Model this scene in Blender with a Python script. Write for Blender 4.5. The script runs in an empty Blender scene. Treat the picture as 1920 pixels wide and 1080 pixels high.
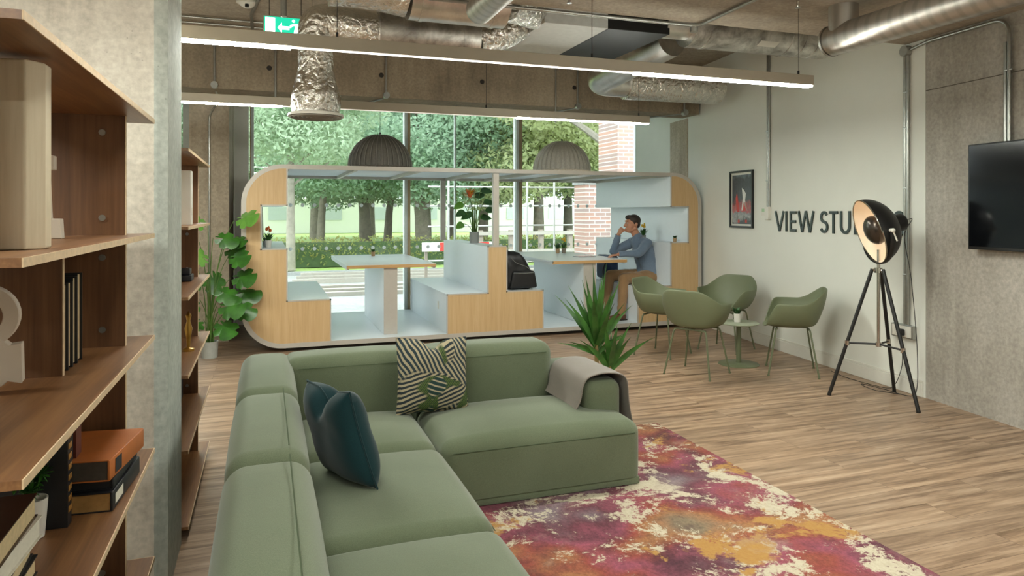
import bpy, math, random
from math import sin, cos, tan, pi, radians, sqrt, atan, atan2
from mathutils import Vector, Matrix, noise
random.seed(7)
C = bpy.context.scene.collection
sc = bpy.context.scene
# ---------------------------------------------------------------- camera
F_PX = 1314.0
YAW = atan(462 / F_PX)
cd = bpy.data.cameras.new('camera'); cam = bpy.data.objects.new('camera', cd); C.objects.link(cam)
cam.location = (0, 0, 1.5); cam.rotation_euler = (pi / 2, 0, -YAW)
cd.sensor_width = 36; cd.lens = F_PX / 1920 * 36; cd.shift_y = -142 / 1920
cd.clip_start = 0.05; cd.clip_end = 300
sc.camera = cam
# ---------------------------------------------------------------- world
w = bpy.data.worlds.new('overcast_sky'); sc.world = w; w.use_nodes = True
bg = w.node_tree.nodes['Background']
bg.inputs[0].default_value = (0.90, 0.96, 1.0, 1); bg.inputs[1].default_value = 2.3
# ---------------------------------------------------------------- colour
vs = sc.view_settings
vs.view_transform = 'Standard'; vs.look = 'None'; vs.gamma = 1; vs.use_curve_mapping = False
vs.exposure = 1.5
LAMP = 54.0      # emission of the lit strips
LAMP_DIM = 1.6

# ---------------------------------------------------------------- materials
def nt(name):
    m = bpy.data.materials.new(name); m.use_nodes = True
    n = m.node_tree.nodes; l = m.node_tree.links
    return m, n, l, n['Principled BSDF']
def hexc(h):
    h = h.lstrip('#'); v = [int(h[i:i + 2], 16) / 255 for i in (0, 2, 4)]
    return tuple(((x / 12.92) if x <= .04045 else ((x + .055) / 1.055) ** 2.4) for x in v) + (1,)
def coords(n, l, scale=(1, 1, 1), kind='Object', rot=(0, 0, 0), world=False):
    mp = n.new('ShaderNodeMapping'); mp.inputs['Scale'].default_value = scale; mp.inputs['Rotation'].default_value = rot
    if world:
        g = n.new('ShaderNodeNewGeometry'); l.new(g.outputs['Position'], mp.inputs[0])
    else:
        t = n.new('ShaderNodeTexCoord'); l.new(t.outputs[kind], mp.inputs[0])
    return mp.outputs[0]
def noise_n(n, l, vec, scale, detail=4, rough=.55, dist=0):
    t = n.new('ShaderNodeTexNoise'); t.inputs['Scale'].default_value = scale; t.inputs['Detail'].default_value = detail
    t.inputs['Roughness'].default_value = rough; t.inputs['Distortion'].default_value = dist
    l.new(vec, t.inputs['Vector']); return t.outputs['Fac']
def ramp(n, l, fac, stops, interp='LINEAR'):
    r = n.new('ShaderNodeValToRGB'); r.color_ramp.interpolation = interp
    e = r.color_ramp.elements
    while len(e) < len(stops): e.new(.5)
    for k, (p, c) in enumerate(stops):
        e[k].position = p; e[k].color = hexc(c) if isinstance(c, str) else (c, c, c, 1)
    l.new(fac, r.inputs[0]); return r.outputs[0]
def mixc(n, l, fac, a, b, mode='MIX'):
    m = n.new('ShaderNodeMix'); m.data_type = 'RGBA'; m.blend_type = mode
    if isinstance(fac, (int, float)): m.inputs[0].default_value = fac
    else: l.new(fac, m.inputs[0])
    for s, v in ((6, a), (7, b)):
        if isinstance(v, str): m.inputs[s].default_value = hexc(v)
        elif isinstance(v, (int, float)): m.inputs[s].default_value = (v, v, v, 1)
        else: l.new(v, m.inputs[s])
    return m.outputs[2]
def bump(n, l, p, h, strength=.3, dist=.005):
    b = n.new('ShaderNodeBump'); b.inputs['Strength'].default_value = strength; b.inputs['Distance'].default_value = dist
    l.new(h, b.inputs['Height']); l.new(b.outputs[0], p.inputs['Normal'])
def plain(name, col, rough=.6, metal=0, var=.06, vs_=20, bmp=0, bs=200, spec=None):
    m, n, l, p = nt(name)
    v = coords(n, l)
    f = noise_n(n, l, v, vs_, 3)
    c = hexc(col)
    a = tuple(max(0, x * (1 - var)) for x in c[:3]) + (1,); b = tuple(min(1, x * (1 + var)) for x in c[:3]) + (1,)
    r = n.new('ShaderNodeValToRGB'); r.color_ramp.elements[0].color = a; r.color_ramp.elements[1].color = b
    r.color_ramp.elements[0].position = .3; r.color_ramp.elements[1].position = .7
    l.new(f, r.inputs[0]); l.new(r.outputs[0], p.inputs['Base Color'])
    p.inputs['Roughness'].default_value = rough; p.inputs['Metallic'].default_value = metal
    if spec is not None: p.inputs['Specular IOR Level'].default_value = spec
    if bmp:
        bump(n, l, p, noise_n(n, l, v, bs, 2), bmp, .002)
    return m
def concrete(name, stops, scale=1.0, lines=True, pores=True):
    m, n, l, p = nt(name)
    v = coords(n, l, world=True)
    a = noise_n(n, l, v, 1.1 * scale, 6, .62)
    v2 = coords(n, l, (6, 6, .8), world=True)
    st = noise_n(n, l, v2, 1.5, 4, .6)
    f = n.new('ShaderNodeMath'); f.operation = 'MULTIPLY_ADD'; l.new(a, f.inputs[0]); f.inputs[1].default_value = .65
    g = n.new('ShaderNodeMath'); g.operation = 'MULTIPLY'; l.new(st, g.inputs[0]); g.inputs[1].default_value = .35
    l.new(g.outputs[0], f.inputs[2])
    c = ramp(n, l, f.outputs[0], stops)
    fine = noise_n(n, l, v, 38, 4, .6)
    c = mixc(n, l, .35, c, ramp(n, l, fine, [(.3, .25), (.7, .75)]), 'OVERLAY')
    if pores:
        vo = n.new('ShaderNodeTexVoronoi'); vo.inputs['Scale'].default_value = 23; vo.inputs['Randomness'].default_value = 1; l.new(v, vo.inputs['Vector'])
        pr = ramp(n, l, vo.outputs['Distance'], [(.0, 0.35), (.05, 0.45), (.09, 1.0)])
        c = mixc(n, l, ramp(n, l, noise_n(n, l, v, 3.1, 3, .6), [(.46, 0.0), (.6, .8)]), c, pr, 'MULTIPLY')
    l.new(c, p.inputs['Base Color']); p.inputs['Roughness'].default_value = .85
    bump(n, l, p, fine, .25, .004)
    return m
def wood(name, stops, axis=0, stretch=14, scale=1.6, rough=.45, world=False, ring=True):
    m, n, l, p = nt(name)
    s = [stretch] * 3; s[axis] = 1.0
    v = coords(n, l, tuple(s), world=world)
    a = noise_n(n, l, v, scale, 5, .6, .6)
    s2 = [90] * 3; s2[axis] = 3
    b = noise_n(n, l, coords(n, l, tuple(s2), world=world), 1.5, 2)
    f = n.new('ShaderNodeMath'); f.operation = 'MULTIPLY_ADD'; l.new(b, f.inputs[0]); f.inputs[1].default_value = .3
    g = n.new('ShaderNodeMath'); g.operation = 'MULTIPLY'; l.new(a, g.inputs[0]); g.inputs[1].default_value = .7
    l.new(g.outputs[0], f.inputs[2])
    c = ramp(n, l, f.outputs[0], stops)
    l.new(c, p.inputs['Base Color']); p.inputs['Roughness'].default_value = rough
    bump(n, l, p, f.outputs[0], .12, .002)
    return m
def emit(name, col, s):
    m, n, l, p = nt(name)
    p.inputs['Base Color'].default_value = hexc(col)
    p.inputs['Emission Color'].default_value = hexc(col); p.inputs['Emission Strength'].default_value = s
    return m
def glassm(name, tint=(.93, .97, .96, 1), rough=0.0, refl=1.0):
    m = bpy.data.materials.new(name); m.use_nodes = True
    n = m.node_tree.nodes; l = m.node_tree.links
    n.clear(); o = n.new('ShaderNodeOutputMaterial'); mx = n.new('ShaderNodeMixShader')
    t = n.new('ShaderNodeBsdfTransparent'); t.inputs[0].default_value = tint
    g = n.new('ShaderNodeBsdfGlossy'); g.inputs['Roughness'].default_value = rough
    fr = n.new('ShaderNodeFresnel'); fr.inputs[0].default_value = 1.45
    mm = n.new('ShaderNodeMath'); mm.operation = 'MULTIPLY'; mm.inputs[1].default_value = refl; l.new(fr.outputs[0], mm.inputs[0])
    l.new(mm.outputs[0], mx.inputs[0]); l.new(t.outputs[0], mx.inputs[1]); l.new(g.outputs[0], mx.inputs[2])
    l.new(mx.outputs[0], o.inputs[0]); return m
M = {}
M['conc_pillar'] = concrete('pillar_concrete', [(.3, '#8d867b'), (.5, '#b5ada0'), (.7, '#c9c2b5')])
M['conc_side_lit'] = concrete('window_lit_pillar_concrete', [(.3, '#8f938b'), (.5, '#a9aea6'), (.7, '#babfb7')])  # cooler copy of the pillar concrete, window light put into its colour
M['conc_wall'] = concrete('wall_concrete', [(.3, '#8c867b'), (.5, '#a8a298'), (.7, '#b8b3aa')], .9)
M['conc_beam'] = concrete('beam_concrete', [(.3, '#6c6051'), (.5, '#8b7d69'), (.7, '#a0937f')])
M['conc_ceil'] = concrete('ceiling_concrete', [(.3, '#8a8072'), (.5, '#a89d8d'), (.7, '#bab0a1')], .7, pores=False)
M['conc_col'] = concrete('column_concrete', [(.3, '#877a69'), (.5, '#ac9f8c'), (.7, '#c3b8a6')])
M['white_wall'] = plain('painted_wall', '#e2e3da', .75, var=.015, vs_=3, bmp=.03)
M['white_paint'] = plain('painted_trim', '#dedcd2', .5, var=.02)
M['frame'] = plain('window_frame_metal', '#c6ccc9', .45, .1, .03)
M['frame_brown'] = plain('window_frame_bronze', '#a08c6c', .5, .2, .05)
M['pod_white'] = plain('white_laminate', '#dfe6ea', .35, var=.01)
M['pod_edge'] = plain('pale_grey_edge_metal', '#b9b3aa', .4, .1, .03)
M['pod_wood'] = wood('light_oak_laminate', [(.25, '#b8976a'), (.5, '#c6a679'), (.75, '#cfb288')], 2, 18, 1.6, .5)
M['pod_wood_h'] = wood('light_oak_edge', [(.3, '#a9814f'), (.5, '#c29a66'), (.7, '#cfab79')], 0, 18, 1.6, .5)
M['black'] = plain('matt_black', '#141414', .45, var=.1)
M['dark'] = plain('dark_plinth', '#262019', .7, var=.1)
M['glass'] = glassm('window_glass')
M['walnut'] = wood('walnut_veneer_board', [(.3, '#5c3e27'), (.5, '#7a5435'), (.7, '#926b44')], 1, 16, 1.4, .38)
M['walnut_v'] = wood('walnut_veneer_panel', [(.3, '#4b311e'), (.5, '#65442b'), (.7, '#7a5638')], 2, 14, 1.3, .42)
M['ply_edge'] = plain('pale_plywood_edge', '#cfb592', .55, var=.12, vs_=60)
M['sage'] = plain('sage_green_plastic', '#6c7357', .5, var=.02)
M['sage_metal'] = plain('sage_green_metal', '#656b50', .4, .1, .03)
M['chrome'] = plain('chrome', '#c9c6bf', .15, 1, .02)
M['galv'] = plain('galvanised_conduit', '#a7a8a3', .3, .85, .08, 30)
M['lightbar'] = plain('greige_aluminium', '#b0a898', .45, .2, .02)
M['lamp_on'] = emit('lit_diffuser', '#fcfff4', LAMP)
M['lamp_dim'] = emit('dim_diffuser', '#fffaf2', LAMP_DIM)
M['lamp_faint'] = emit('faint_diffuser', '#fffaf2', .22)
M['black_txt'] = plain('black_lettering', '#23302b', .4, var=.05)
M['plastic_white'] = plain('white_plastic', '#dcd9cf', .45, var=.02)
M['ceramic'] = plain('white_ceramic_pot', '#d9d5cd', .4, var=.02)
M['pot_grey'] = plain('grey_pot', '#8f9390', .6, var=.03)
M['soil'] = plain('potting_soil', '#33261b', .95, var=.3, vs_=80)
M['screen'] = plain('tv_screen', '#0a0c0f', .12, var=.05)
# fabric
def fabric(name, a, b, bs=.25):
    m, n, l, p = nt(name)
    v = coords(n, l)
    f = noise_n(n, l, v, 2.5, 3); f2 = noise_n(n, l, v, 420, 2)
    c = ramp(n, l, f, [(.3, a), (.7, b)])
    c = mixc(n, l, .22, c, ramp(n, l, f2, [(.35, .2), (.65, .8)]), 'OVERLAY')
    l.new(c, p.inputs['Base Color']); p.inputs['Roughness'].default_value = .9
    p.inputs['Sheen Weight'].default_value = .25; p.inputs['Sheen Roughness'].default_value = .5
    p.inputs['Specular IOR Level'].default_value = .2
    bump(n, l, p, f2, bs, .002); return m
M['sofa'] = fabric('sage_green_wool', '#5e6750', '#677059')
M['seam'] = plain('seam_thread', '#46533a', .9)
M['velvet'] = fabric('teal_velvet', '#08272b', '#0c3237', .1)
M['velvet'].node_tree.nodes['Principled BSDF'].inputs['Sheen Weight'].default_value = .2
M['throw'] = fabric('taupe_wool', '#736b63', '#7f776e', .5)
# floor
m, n, l, p = nt('oak_vinyl_planks'); M['floor'] = m
v = coords(n, l, world=True)
br = n.new('ShaderNodeTexBrick'); l.new(v, br.inputs['Vector'])
br.inputs['Scale'].default_value = 1; br.inputs['Brick Width'].default_value = 1.22; br.inputs['Row Height'].default_value = .18
br.inputs['Mortar Size'].default_value = .0012; br.inputs['Mortar Smooth'].default_value = .3; br.offset = .37
br.inputs['Color1'].default_value = (0, 0, 0, 1); br.inputs['Color2'].default_value = (1, 1, 1, 1); br.inputs['Mortar'].default_value = (.4, .4, .4, 1)
# per plank offset so the grain breaks at plank edges
cmb = n.new('ShaderNodeVectorMath'); cmb.operation = 'MULTIPLY_ADD'
l.new(br.outputs['Color'], cmb.inputs[0]); cmb.inputs[1].default_value = (37, 11, 0); l.new(v, cmb.inputs[2])
mp = n.new('ShaderNodeMapping'); mp.inputs['Scale'].default_value = (1.1, 15, 1); l.new(cmb.outputs[0], mp.inputs[0])
g1 = noise_n(n, l, mp.outputs[0], 1.3, 6, .62, .5)
mp2 = n.new('ShaderNodeMapping'); mp2.inputs['Scale'].default_value = (4, 90, 1); l.new(cmb.outputs[0], mp2.inputs[0])
g2 = noise_n(n, l, mp2.outputs[0], 1.6, 3)
c = ramp(n, l, g1, [(.28, '#5f4d3c'), (.44, '#8c7560'), (.56, '#a89079'), (.75, '#beaa94')])
c = mixc(n, l, .35, c, ramp(n, l, g2, [(.3, .3), (.7, .7)]), 'OVERLAY')
c = mixc(n, l, .22, c, mixc(n, l, br.outputs['Color'], '#7a6049', '#d3bfa8'), 'OVERLAY')
c = mixc(n, l, br.outputs['Fac'], c, '#5a4636')
l.new(c, p.inputs['Base Color']); p.inputs['Roughness'].default_value = .38; p.inputs['Specular IOR Level'].default_value = .35
bump(n, l, p, g2, .06, .002)
# foil and duct metal
def foil(name, col, rough=.28, sc_=14, st=.8, facets=0):
    m, n, l, p = nt(name)
    v = coords(n, l)
    f = noise_n(n, l, v, sc_, 5, .65, .6)
    l.new(ramp(n, l, f, [(.3, col), (.7, '#efece6')]), p.inputs['Base Color'])
    p.inputs['Metallic'].default_value = 1; p.inputs['Roughness'].default_value = rough
    if facets:
        vo = n.new('ShaderNodeTexVoronoi'); vo.inputs['Scale'].default_value = facets; vo.feature = 'DISTANCE_TO_EDGE'
        mp = n.new('ShaderNodeVectorMath'); mp.operation = 'ADD'; nn = n.new('ShaderNodeTexNoise'); nn.inputs['Scale'].default_value = 9; l.new(v, nn.inputs['Vector'])
        sc2 = n.new('ShaderNodeVectorMath'); sc2.operation = 'SCALE'; sc2.inputs['Scale'].default_value = .12; l.new(nn.outputs['Color'], sc2.inputs[0])
        l.new(v, mp.inputs[0]); l.new(sc2.outputs[0], mp.inputs[1]); l.new(mp.outputs[0], vo.inputs['Vector'])
        ad = n.new('ShaderNodeMath'); ad.operation = 'ADD'; l.new(vo.outputs['Distance'], ad.inputs[0]); l.new(f, ad.inputs[1]); bump(n, l, p, ad.outputs[0], st, .035)
    else: bump(n, l, p, f, st, .02)
    return m
M['foil'] = foil('crinkled_foil', '#cfccc6', .18, 14, .6, 15)
M['duct'] = foil('smooth_duct_metal', '#b4b2ae', .34, 3, .1)
M['duct_dark'] = foil('dull_duct_metal', '#77706a', .42, 4, .15)
m, n, l, p = nt('spiral_duct_metal'); M['spiral'] = m
v = coords(n, l)
wv = n.new('ShaderNodeTexWave'); wv.bands_direction = 'Y'; wv.inputs['Scale'].default_value = 3.6; wv.inputs['Distortion'].default_value = .2; l.new(v, wv.inputs[0])
l.new(ramp(n, l, wv.outputs['Fac'], [(.1, '#aaa59d'), (.5, '#b9b4ac')]), p.inputs['Base Color'])
p.inputs['Metallic'].default_value = .9; p.inputs['Roughness'].default_value = .38
bump(n, l, p, wv.outputs['Fac'], .2, .004)
# grey felt
M['felt'] = plain('grey_felt', '#77726a', .95, var=.12, vs_=60)
M['felt_light'] = plain('pale_grey_felt', '#c6c0b5', .95, var=.12, vs_=60)
# rug
m, n, l, p = nt('abstract_rug_pile'); M['rug'] = m
v = coords(n, l, world=True)
def off(dx, dy, s=(1, 1, 1)):
    mp = n.new('ShaderNodeMapping'); mp.inputs['Location'].default_value = (dx, dy, 0); mp.inputs['Scale'].default_value = s; l.new(v, mp.inputs[0]); return mp.outputs[0]
fine = noise_n(n, l, off(0, 0, (1.4, 1, 1)), 55, 3, .7)
def patch(dx, dy, sc_, lo, hi, detail=6, rough=.72):
    f = noise_n(n, l, off(dx, dy), sc_, detail, rough, .3)
    return ramp(n, l, f, [(lo, 0.0), (hi, 1.0)])
base = ramp(n, l, fine, [(.3, '#b8ad95'), (.7, '#cbc1aa')])
hue = noise_n(n, l, off(3, 5), 1.5, 3, .5)
warm = ramp(n, l, hue, [(.30, '#80705a'), (.40, '#9c6a44'), (.47, '#8a4238'), (.54, '#8f4a5a'), (.62, '#673a44'), (.72, '#7d6e74')])
dark = noise_n(n, l, off(9, 2), 2.2, 6, .7)
warm = mixc(n, l, ramp(n, l, dark, [(.48, 0.0), (.66, .85)]), warm, '#43252f')
warm = mixc(n, l, .5, warm, ramp(n, l, fine, [(.35, .28), (.65, .72)]), 'OVERLAY')
c = mixc(n, l, patch(1.3, 2.1, 2.7, .455, .475, 11, .80), base, warm)
gold = mixc(n, l, fine, '#a06f3a', '#b8924e')
c = mixc(n, l, mixc(n, l, 1.0, patch(7.7, 1.1, 1.7, .56, .60), patch(2, 2, 5, .44, .5), 'MULTIPLY'), c, gold)
haze_ = patch(4.4, 8.1, 1.9, .55, .72)
c = mixc(n, l, mixc(n, l, 1.0, haze_, .6, 'MULTIPLY'), c, mixc(n, l, fine, '#8d7a6f', '#b7a39a'))
l.new(c, p.inputs['Base Color']); p.inputs['Roughness'].default_value = .97
bump(n, l, p, fine, .5, .004)
# leaves
def leafm(name, a, b, rough=.45, trans=.0):
    m, n, l, p = nt(name)
    f = noise_n(n, l, coords(n, l), 9, 3)
    l.new(ramp(n, l, f, [(.3, a), (.7, b)]), p.inputs['Base Color']); p.inputs['Roughness'].default_value = rough
    return m
M['leaf_mon'] = leafm('monstera_leaf', '#224716', '#3c6f24', .35)
M['leaf_mon_l'] = leafm('bright_monstera_leaf', '#4f8430', '#6c9c44', .35)
M['leaf_drac'] = leafm('dracaena_leaf', '#1f3f17', '#42722c', .4)
M['leaf_dark'] = leafm('dark_leaf', '#1c3a1c', '#33612c', .4)
M['stem'] = leafm('green_stem', '#3b5a22', '#587a33')
M['bark'] = leafm('tan_cane', '#6b5a35', '#8a7746', .8)
M['yellow'] = plain('yellow_petal', '#e2b52e', .6)
M['orange_petal'] = plain('orange_petal', '#d3672e', .6)
# ---------------------------------------------------------------- geometry helpers
def V(*a): return Vector(a)
class MB:
    def __init__(s): s.v = []; s.f = []; s.m = []; s.mats = []; s.sm = []
    def mi(s, m):
        if m is None: return 0
        if m not in s.mats: s.mats.append(m)
        return s.mats.index(m)
    def add(s, vs_, fs, m=None, smooth=False, T=None):
        b = len(s.v); k = s.mi(m)
        for q in vs_:
            q = Vector(q); s.v.append(T @ q if T else q)
        for f in fs:
            s.f.append([b + i for i in f]); s.m.append(k); s.sm.append(smooth)
        return s
    def box(s, x0, x1, y0, y1, z0, z1, m=None, T=None):
        vs_ = [(x, y, z) for z in (z0, z1) for y in (y0, y1) for x in (x0, x1)]
        return s.add(vs_, [(0, 2, 3, 1), (4, 5, 7, 6), (0, 1, 5, 4), (2, 6, 7, 3), (0, 4, 6, 2), (1, 3, 7, 5)], m, False, T)
    def rbox(s, x0, x1, y0, y1, z0, z1, r, m=None, T=None, k=3, mid=5, fn=None):
        c = [(x0 + x1) / 2, (y0 + y1) / 2, (z0 + z1) / 2]; h = [(x1 - x0) / 2, (y1 - y0) / 2, (z1 - z0) / 2]
        A = []
        for a in range(3):
            rr = min(r, h[a] * .999); inn = h[a] - rr
            lo = [-(inn + rr * tan(pi / 4 * (k - i) / k)) for i in range(k + 1)]
            md = [-inn + 2 * inn * i / mid for i in range(1, mid)]
            A.append((lo + md + [-q for q in reversed(lo)], rr))
        n_ = [len(A[a][0]) for a in range(3)]
        idx = {}; vs_ = []; fs = []
        def g(i, j, kk):
            key = (i, j, kk)
            if key not in idx:
                q = Vector((A[0][0][i], A[1][0][j], A[2][0][kk])); o = Vector(); dv = Vector()
                for a in range(3):
                    inn = h[a] - A[a][1]; o[a] = max(-inn, min(inn, q[a])); dv[a] = (q[a] - o[a]) / A[a][1]
                dv.normalize()
                pt = Vector([o[a] + dv[a] * A[a][1] for a in range(3)])
                if fn: pt = fn(pt, h)
                idx[key] = len(vs_); vs_.append(pt + Vector(c))
            return idx[key]
        for (a, b, cc) in ((0, 1, 2), (1, 2, 0), (2, 0, 1)):
            for side in (0, n_[cc] - 1):
                for i in range(n_[a] - 1):
                    for j in range(n_[b] - 1):
                        def kk(ii, jj):
                            t = [0, 0, 0]; t[a] = ii; t[b] = jj; t[cc] = side; return g(*t)
                        q = [kk(i, j), kk(i + 1, j), kk(i + 1, j + 1), kk(i, j + 1)]
                        fs.append(q if side else q[::-1])
        return s.add(vs_, fs, m, True, T)
    def tube(s, pts, r, m=None, n_=8, T=None, caps=True, flat=1.0):
        pts = [Vector(p) for p in pts]; N = len(pts); rs = r if isinstance(r, (list, tuple)) else [r] * N
        vs_ = []; fs = []; up = None
        for i, p in enumerate(pts):
            t = (pts[min(i + 1, N - 1)] - pts[max(i - 1, 0)]).normalized()
            if up is None:
                up = Vector((0, 0, 1)) if abs(t.z) < .9 else Vector((0, 1, 0))
            u = t.cross(up).normalized(); up2 = u.cross(t).normalized(); up = up2
            for k in range(n_):
                a = 2 * pi * k / n_
                vs_.append(p + u * cos(a) * rs[i] + up2 * sin(a) * rs[i] * flat)
        for i in range(N - 1):
            for k in range(n_):
                a = i * n_ + k; b = i * n_ + (k + 1) % n_
                fs.append((a, b, b + n_, a + n_))
        if caps:
            fs.append(tuple(range(n_))[::-1]); fs.append(tuple((N - 1) * n_ + k for k in range(n_)))
        return s.add(vs_, fs, m, True, T)
    def cyl(s, p, q, r, m=None, n_=24, T=None):
        return s.tube([p, q], r, m, n_, T)
    def lathe(s, prof, c=(0, 0, 0), m=None, n_=32, T=None, smooth=True):
        vs_ = []; fs = []; P = len(prof)
        for k in range(n_):
            a = 2 * pi * k / n_
            for (r, z) in prof: vs_.append((c[0] + r * cos(a), c[1] + r * sin(a), c[2] + z))
        for k in range(n_):
            for i in range(P - 1):
                a = k * P + i; b = ((k + 1) % n_) * P + i
                fs.append((a, b, b + 1, a + 1))
        return s.add(vs_, fs, m, smooth, T)
    def prism(s, poly, a0, a1, m=None, plane='XZ', T=None, side=None):
        """poly 2-D, extruded from a0 to a1 along the third axis"""
        def P3(u, v, w):
            return (u, w, v) if plane == 'XZ' else ((u, v, w) if plane == 'XY' else (w, u, v))
        N = len(poly)
        from mathutils.geometry import tessellate_polygon
        tri = tessellate_polygon([[Vector((u, v, 0)) for u, v in poly]])
        vs_ = [P3(u, v, a0) for u, v in poly] + [P3(u, v, a1) for u, v in poly]
        s.add(vs_, [tuple(t) for t in tri], m, False, T)
        s.add(vs_, [tuple(N + i for i in t)[::-1] for t in tri], m, False, T)
        s.add(vs_, [(i, (i + 1) % N, N + (i + 1) % N, N + i) for i in range(N)], side or m, False, T)
        return s
    def grid(s, fn, nu, nv, m=None, T=None, cu=False, cv=False, smooth=True):
        vs_ = [fn(i / (nu if cu else nu - 1), j / (nv if cv else nv - 1)) for i in range(nu) for j in range(nv)]
        fs = []
        for i in range(nu if cu else nu - 1):
            for j in range(nv if cv else nv - 1):
                a = i * nv + j; b = ((i + 1) % nu) * nv + j; j2 = (j + 1) % nv
                fs.append((a, b, ((i + 1) % nu) * nv + j2, i * nv + j2))
        return s.add(vs_, fs, m, smooth, T)
    def ball(s, c, r, m=None, n_=16, k=10, T=None):
        r = r if isinstance(r, (tuple, list)) else (r, r, r)
        return s.grid(lambda u, v: (c[0] + r[0] * cos(2 * pi * u) * sin(pi * v + 1e-4), c[1] + r[1] * sin(2 * pi * u) * sin(pi * v + 1e-4), c[2] + r[2] * cos(pi * v)), n_, k, m, T, cu=True)
    def build(s, name, mat=None, parent=None, world=True, fix=True):
        me = bpy.data.meshes.new(name)
        off_ = Vector((0, 0, 0))
        if parent is not None and world:
            q = parent
            while q is not None: off_ += q.location; q = q.parent
        me.from_pydata([tuple(p - off_) for p in s.v], [], s.f)
        if s.mats and s.mats[0] is not None:
            for mm in s.mats: me.materials.append(mm)
            me.polygons.foreach_set('material_index', s.m)
        elif mat: me.materials.append(mat)
        me.polygons.foreach_set('use_smooth', s.sm)
        me.update()
        if fix:
            import bmesh
            bm = bmesh.new(); bm.from_mesh(me)
            bmesh.ops.remove_doubles(bm, verts=bm.verts, dist=1e-5)
            bmesh.ops.recalc_face_normals(bm, faces=bm.faces); bm.to_mesh(me); bm.free()
        if any(s.sm) and hasattr(me, 'set_sharp_from_angle'): me.set_sharp_from_angle(angle=radians(40))
        o = bpy.data.objects.new(name, me); C.objects.link(o)
        if parent is not None: o.parent = parent
        return o
def tag(o, label=None, cat=None, group=None, kind=None):
    if label: o['label'] = label
    if cat: o['category'] = cat
    if group: o['group'] = group
    if kind: o['kind'] = kind
    return o
def thing(name, label, cat, loc=(0, 0, 0), rz=0, group=None):
    o = bpy.data.objects.new(name, None); C.objects.link(o); o.empty_display_size = .1
    o.location = loc; o.rotation_euler = (0, 0, rz); return tag(o, label, cat, group)
def struct(mb, name, mat=None): return tag(mb.build(name, mat), kind='structure')
def kids(o): return [c for c in bpy.data.objects if c.parent == o]
def dup(root, loc=None, rz=None, label=None, parent=None):
    r = root.copy(); C.objects.link(r)
    if parent: r.parent = parent
    if loc is not None: r.location = loc
    if rz is not None: r.rotation_euler = (0, 0, rz)
    if label: r['label'] = label
    for ch in kids(root): dup(ch, parent=r)
    return r
def bevel(o, w_=.003, seg=2):
    b = o.modifiers.new('bevel', 'BEVEL'); b.width = w_; b.segments = seg; b.limit_method = 'ANGLE'; b.angle_limit = radians(40); return o
def solid(o, t, off_=-1):
    q = o.modifiers.new('solid', 'SOLIDIFY'); q.thickness = t; q.offset = off_; return o
def bez(p0, p1, p2, n_=8):
    p0, p1, p2 = Vector(p0), Vector(p1), Vector(p2)
    return [(1 - t) ** 2 * p0 + 2 * t * (1 - t) * p1 + t * t * p2 for t in [i / n_ for i in range(n_ + 1)]]
def fillet(pts, r, n_=6):
    pts = [Vector(p) for p in pts]; out = [pts[0]]
    for i in range(1, len(pts) - 1):
        a = (pts[i - 1] - pts[i]); b = (pts[i + 1] - pts[i]); d = min(r, a.length * .49, b.length * .49)
        out += bez(pts[i] + a.normalized() * d, pts[i], pts[i] + b.normalized() * d, n_)
    return out + [pts[-1]]
# the right-hand wall runs 6.84 degrees off the room's axis
TH = YAW - atan(292 / F_PX)
W0 = Vector((5.024, 4.22, 0)); WD = Vector((sin(TH), cos(TH), 0)); WN = Vector((-cos(TH), sin(TH), 0))
def W(s_, z, off_=0): return W0 + WD * s_ + WN * off_ + Vector((0, 0, z))
# wall frame: local x = into room, local y = along wall, z up
TW = Matrix.Translation(W0) @ Matrix(((WN.x, WD.x, 0, 0), (WN.y, WD.y, 0, 0), (0, 0, 1, 0), (0, 0, 0, 1)))
# ================================================================ THE SETTING
YW = 10.2
b = MB(); b.box(-4, 6.2, -3, YW + .05, -.12, 0); struct(b, 'floor', M['floor'])
b = MB(); b.box(-4, 6.4, 4.438, YW + .1, 3.44, 3.6); struct(b, 'ceiling', M['conc_ceil'])
b = MB(); b.box(-4, 5.9, -3, 4.438, 2.9, 3.6); struct(b, 'ceiling_front', M['conc_ceil'])
# right wall: painted stretch, bare concrete stretch
b = MB(); b.box(-.25, 0, .011, 6.1, 0, 3.44, T=TW); struct(b, 'wall_right', M['white_wall'])
b = MB(); b.box(-.25, -.006, -7.4, .011, 0, 2.9, T=TW)
struct(b, 'wall_right_front', M['conc_wall'])
b = MB(); b.box(-.006, -.002, -7.4, .008, 2.478, 2.484, T=TW); struct(b, 'trim_1', plain('formwork_joint', '#5f584e', .9))
b = MB(); b.box(0, .012, 4.159, 4.70, 0, 2.8, T=TW); struct(b, 'trim_2', M['conc_col'])
b = MB(); b.box(0, .016, .03, 4.1, 0, .115, T=TW); b.box(0, .011, .03, 4.1, .115, .135, T=TW); bevel(struct(b, 'baseboard_right', M['white_paint']), .004)
# concrete downstand beam with dark discs that paint in the shade of its tie holes
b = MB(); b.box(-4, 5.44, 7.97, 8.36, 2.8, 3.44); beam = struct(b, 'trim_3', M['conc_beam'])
for x in (-2.35, -1.155, .038, 1.235, 2.426, 3.625):
    h = MB(); h.lathe([(0, .004), (.022, .003), (.028, .0)], T=Matrix.Translation((x, 7.969, 3.05)) @ Matrix.Rotation(pi / 2, 4, 'X'), n_=14)
    h.build('tie_hole_disc', M['dark'], beam)
b = MB(); b.box(-4.2, 6.0, -3.2, -3, 0, 3.44); struct(b, 'wall_back', M['white_wall'])
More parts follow.
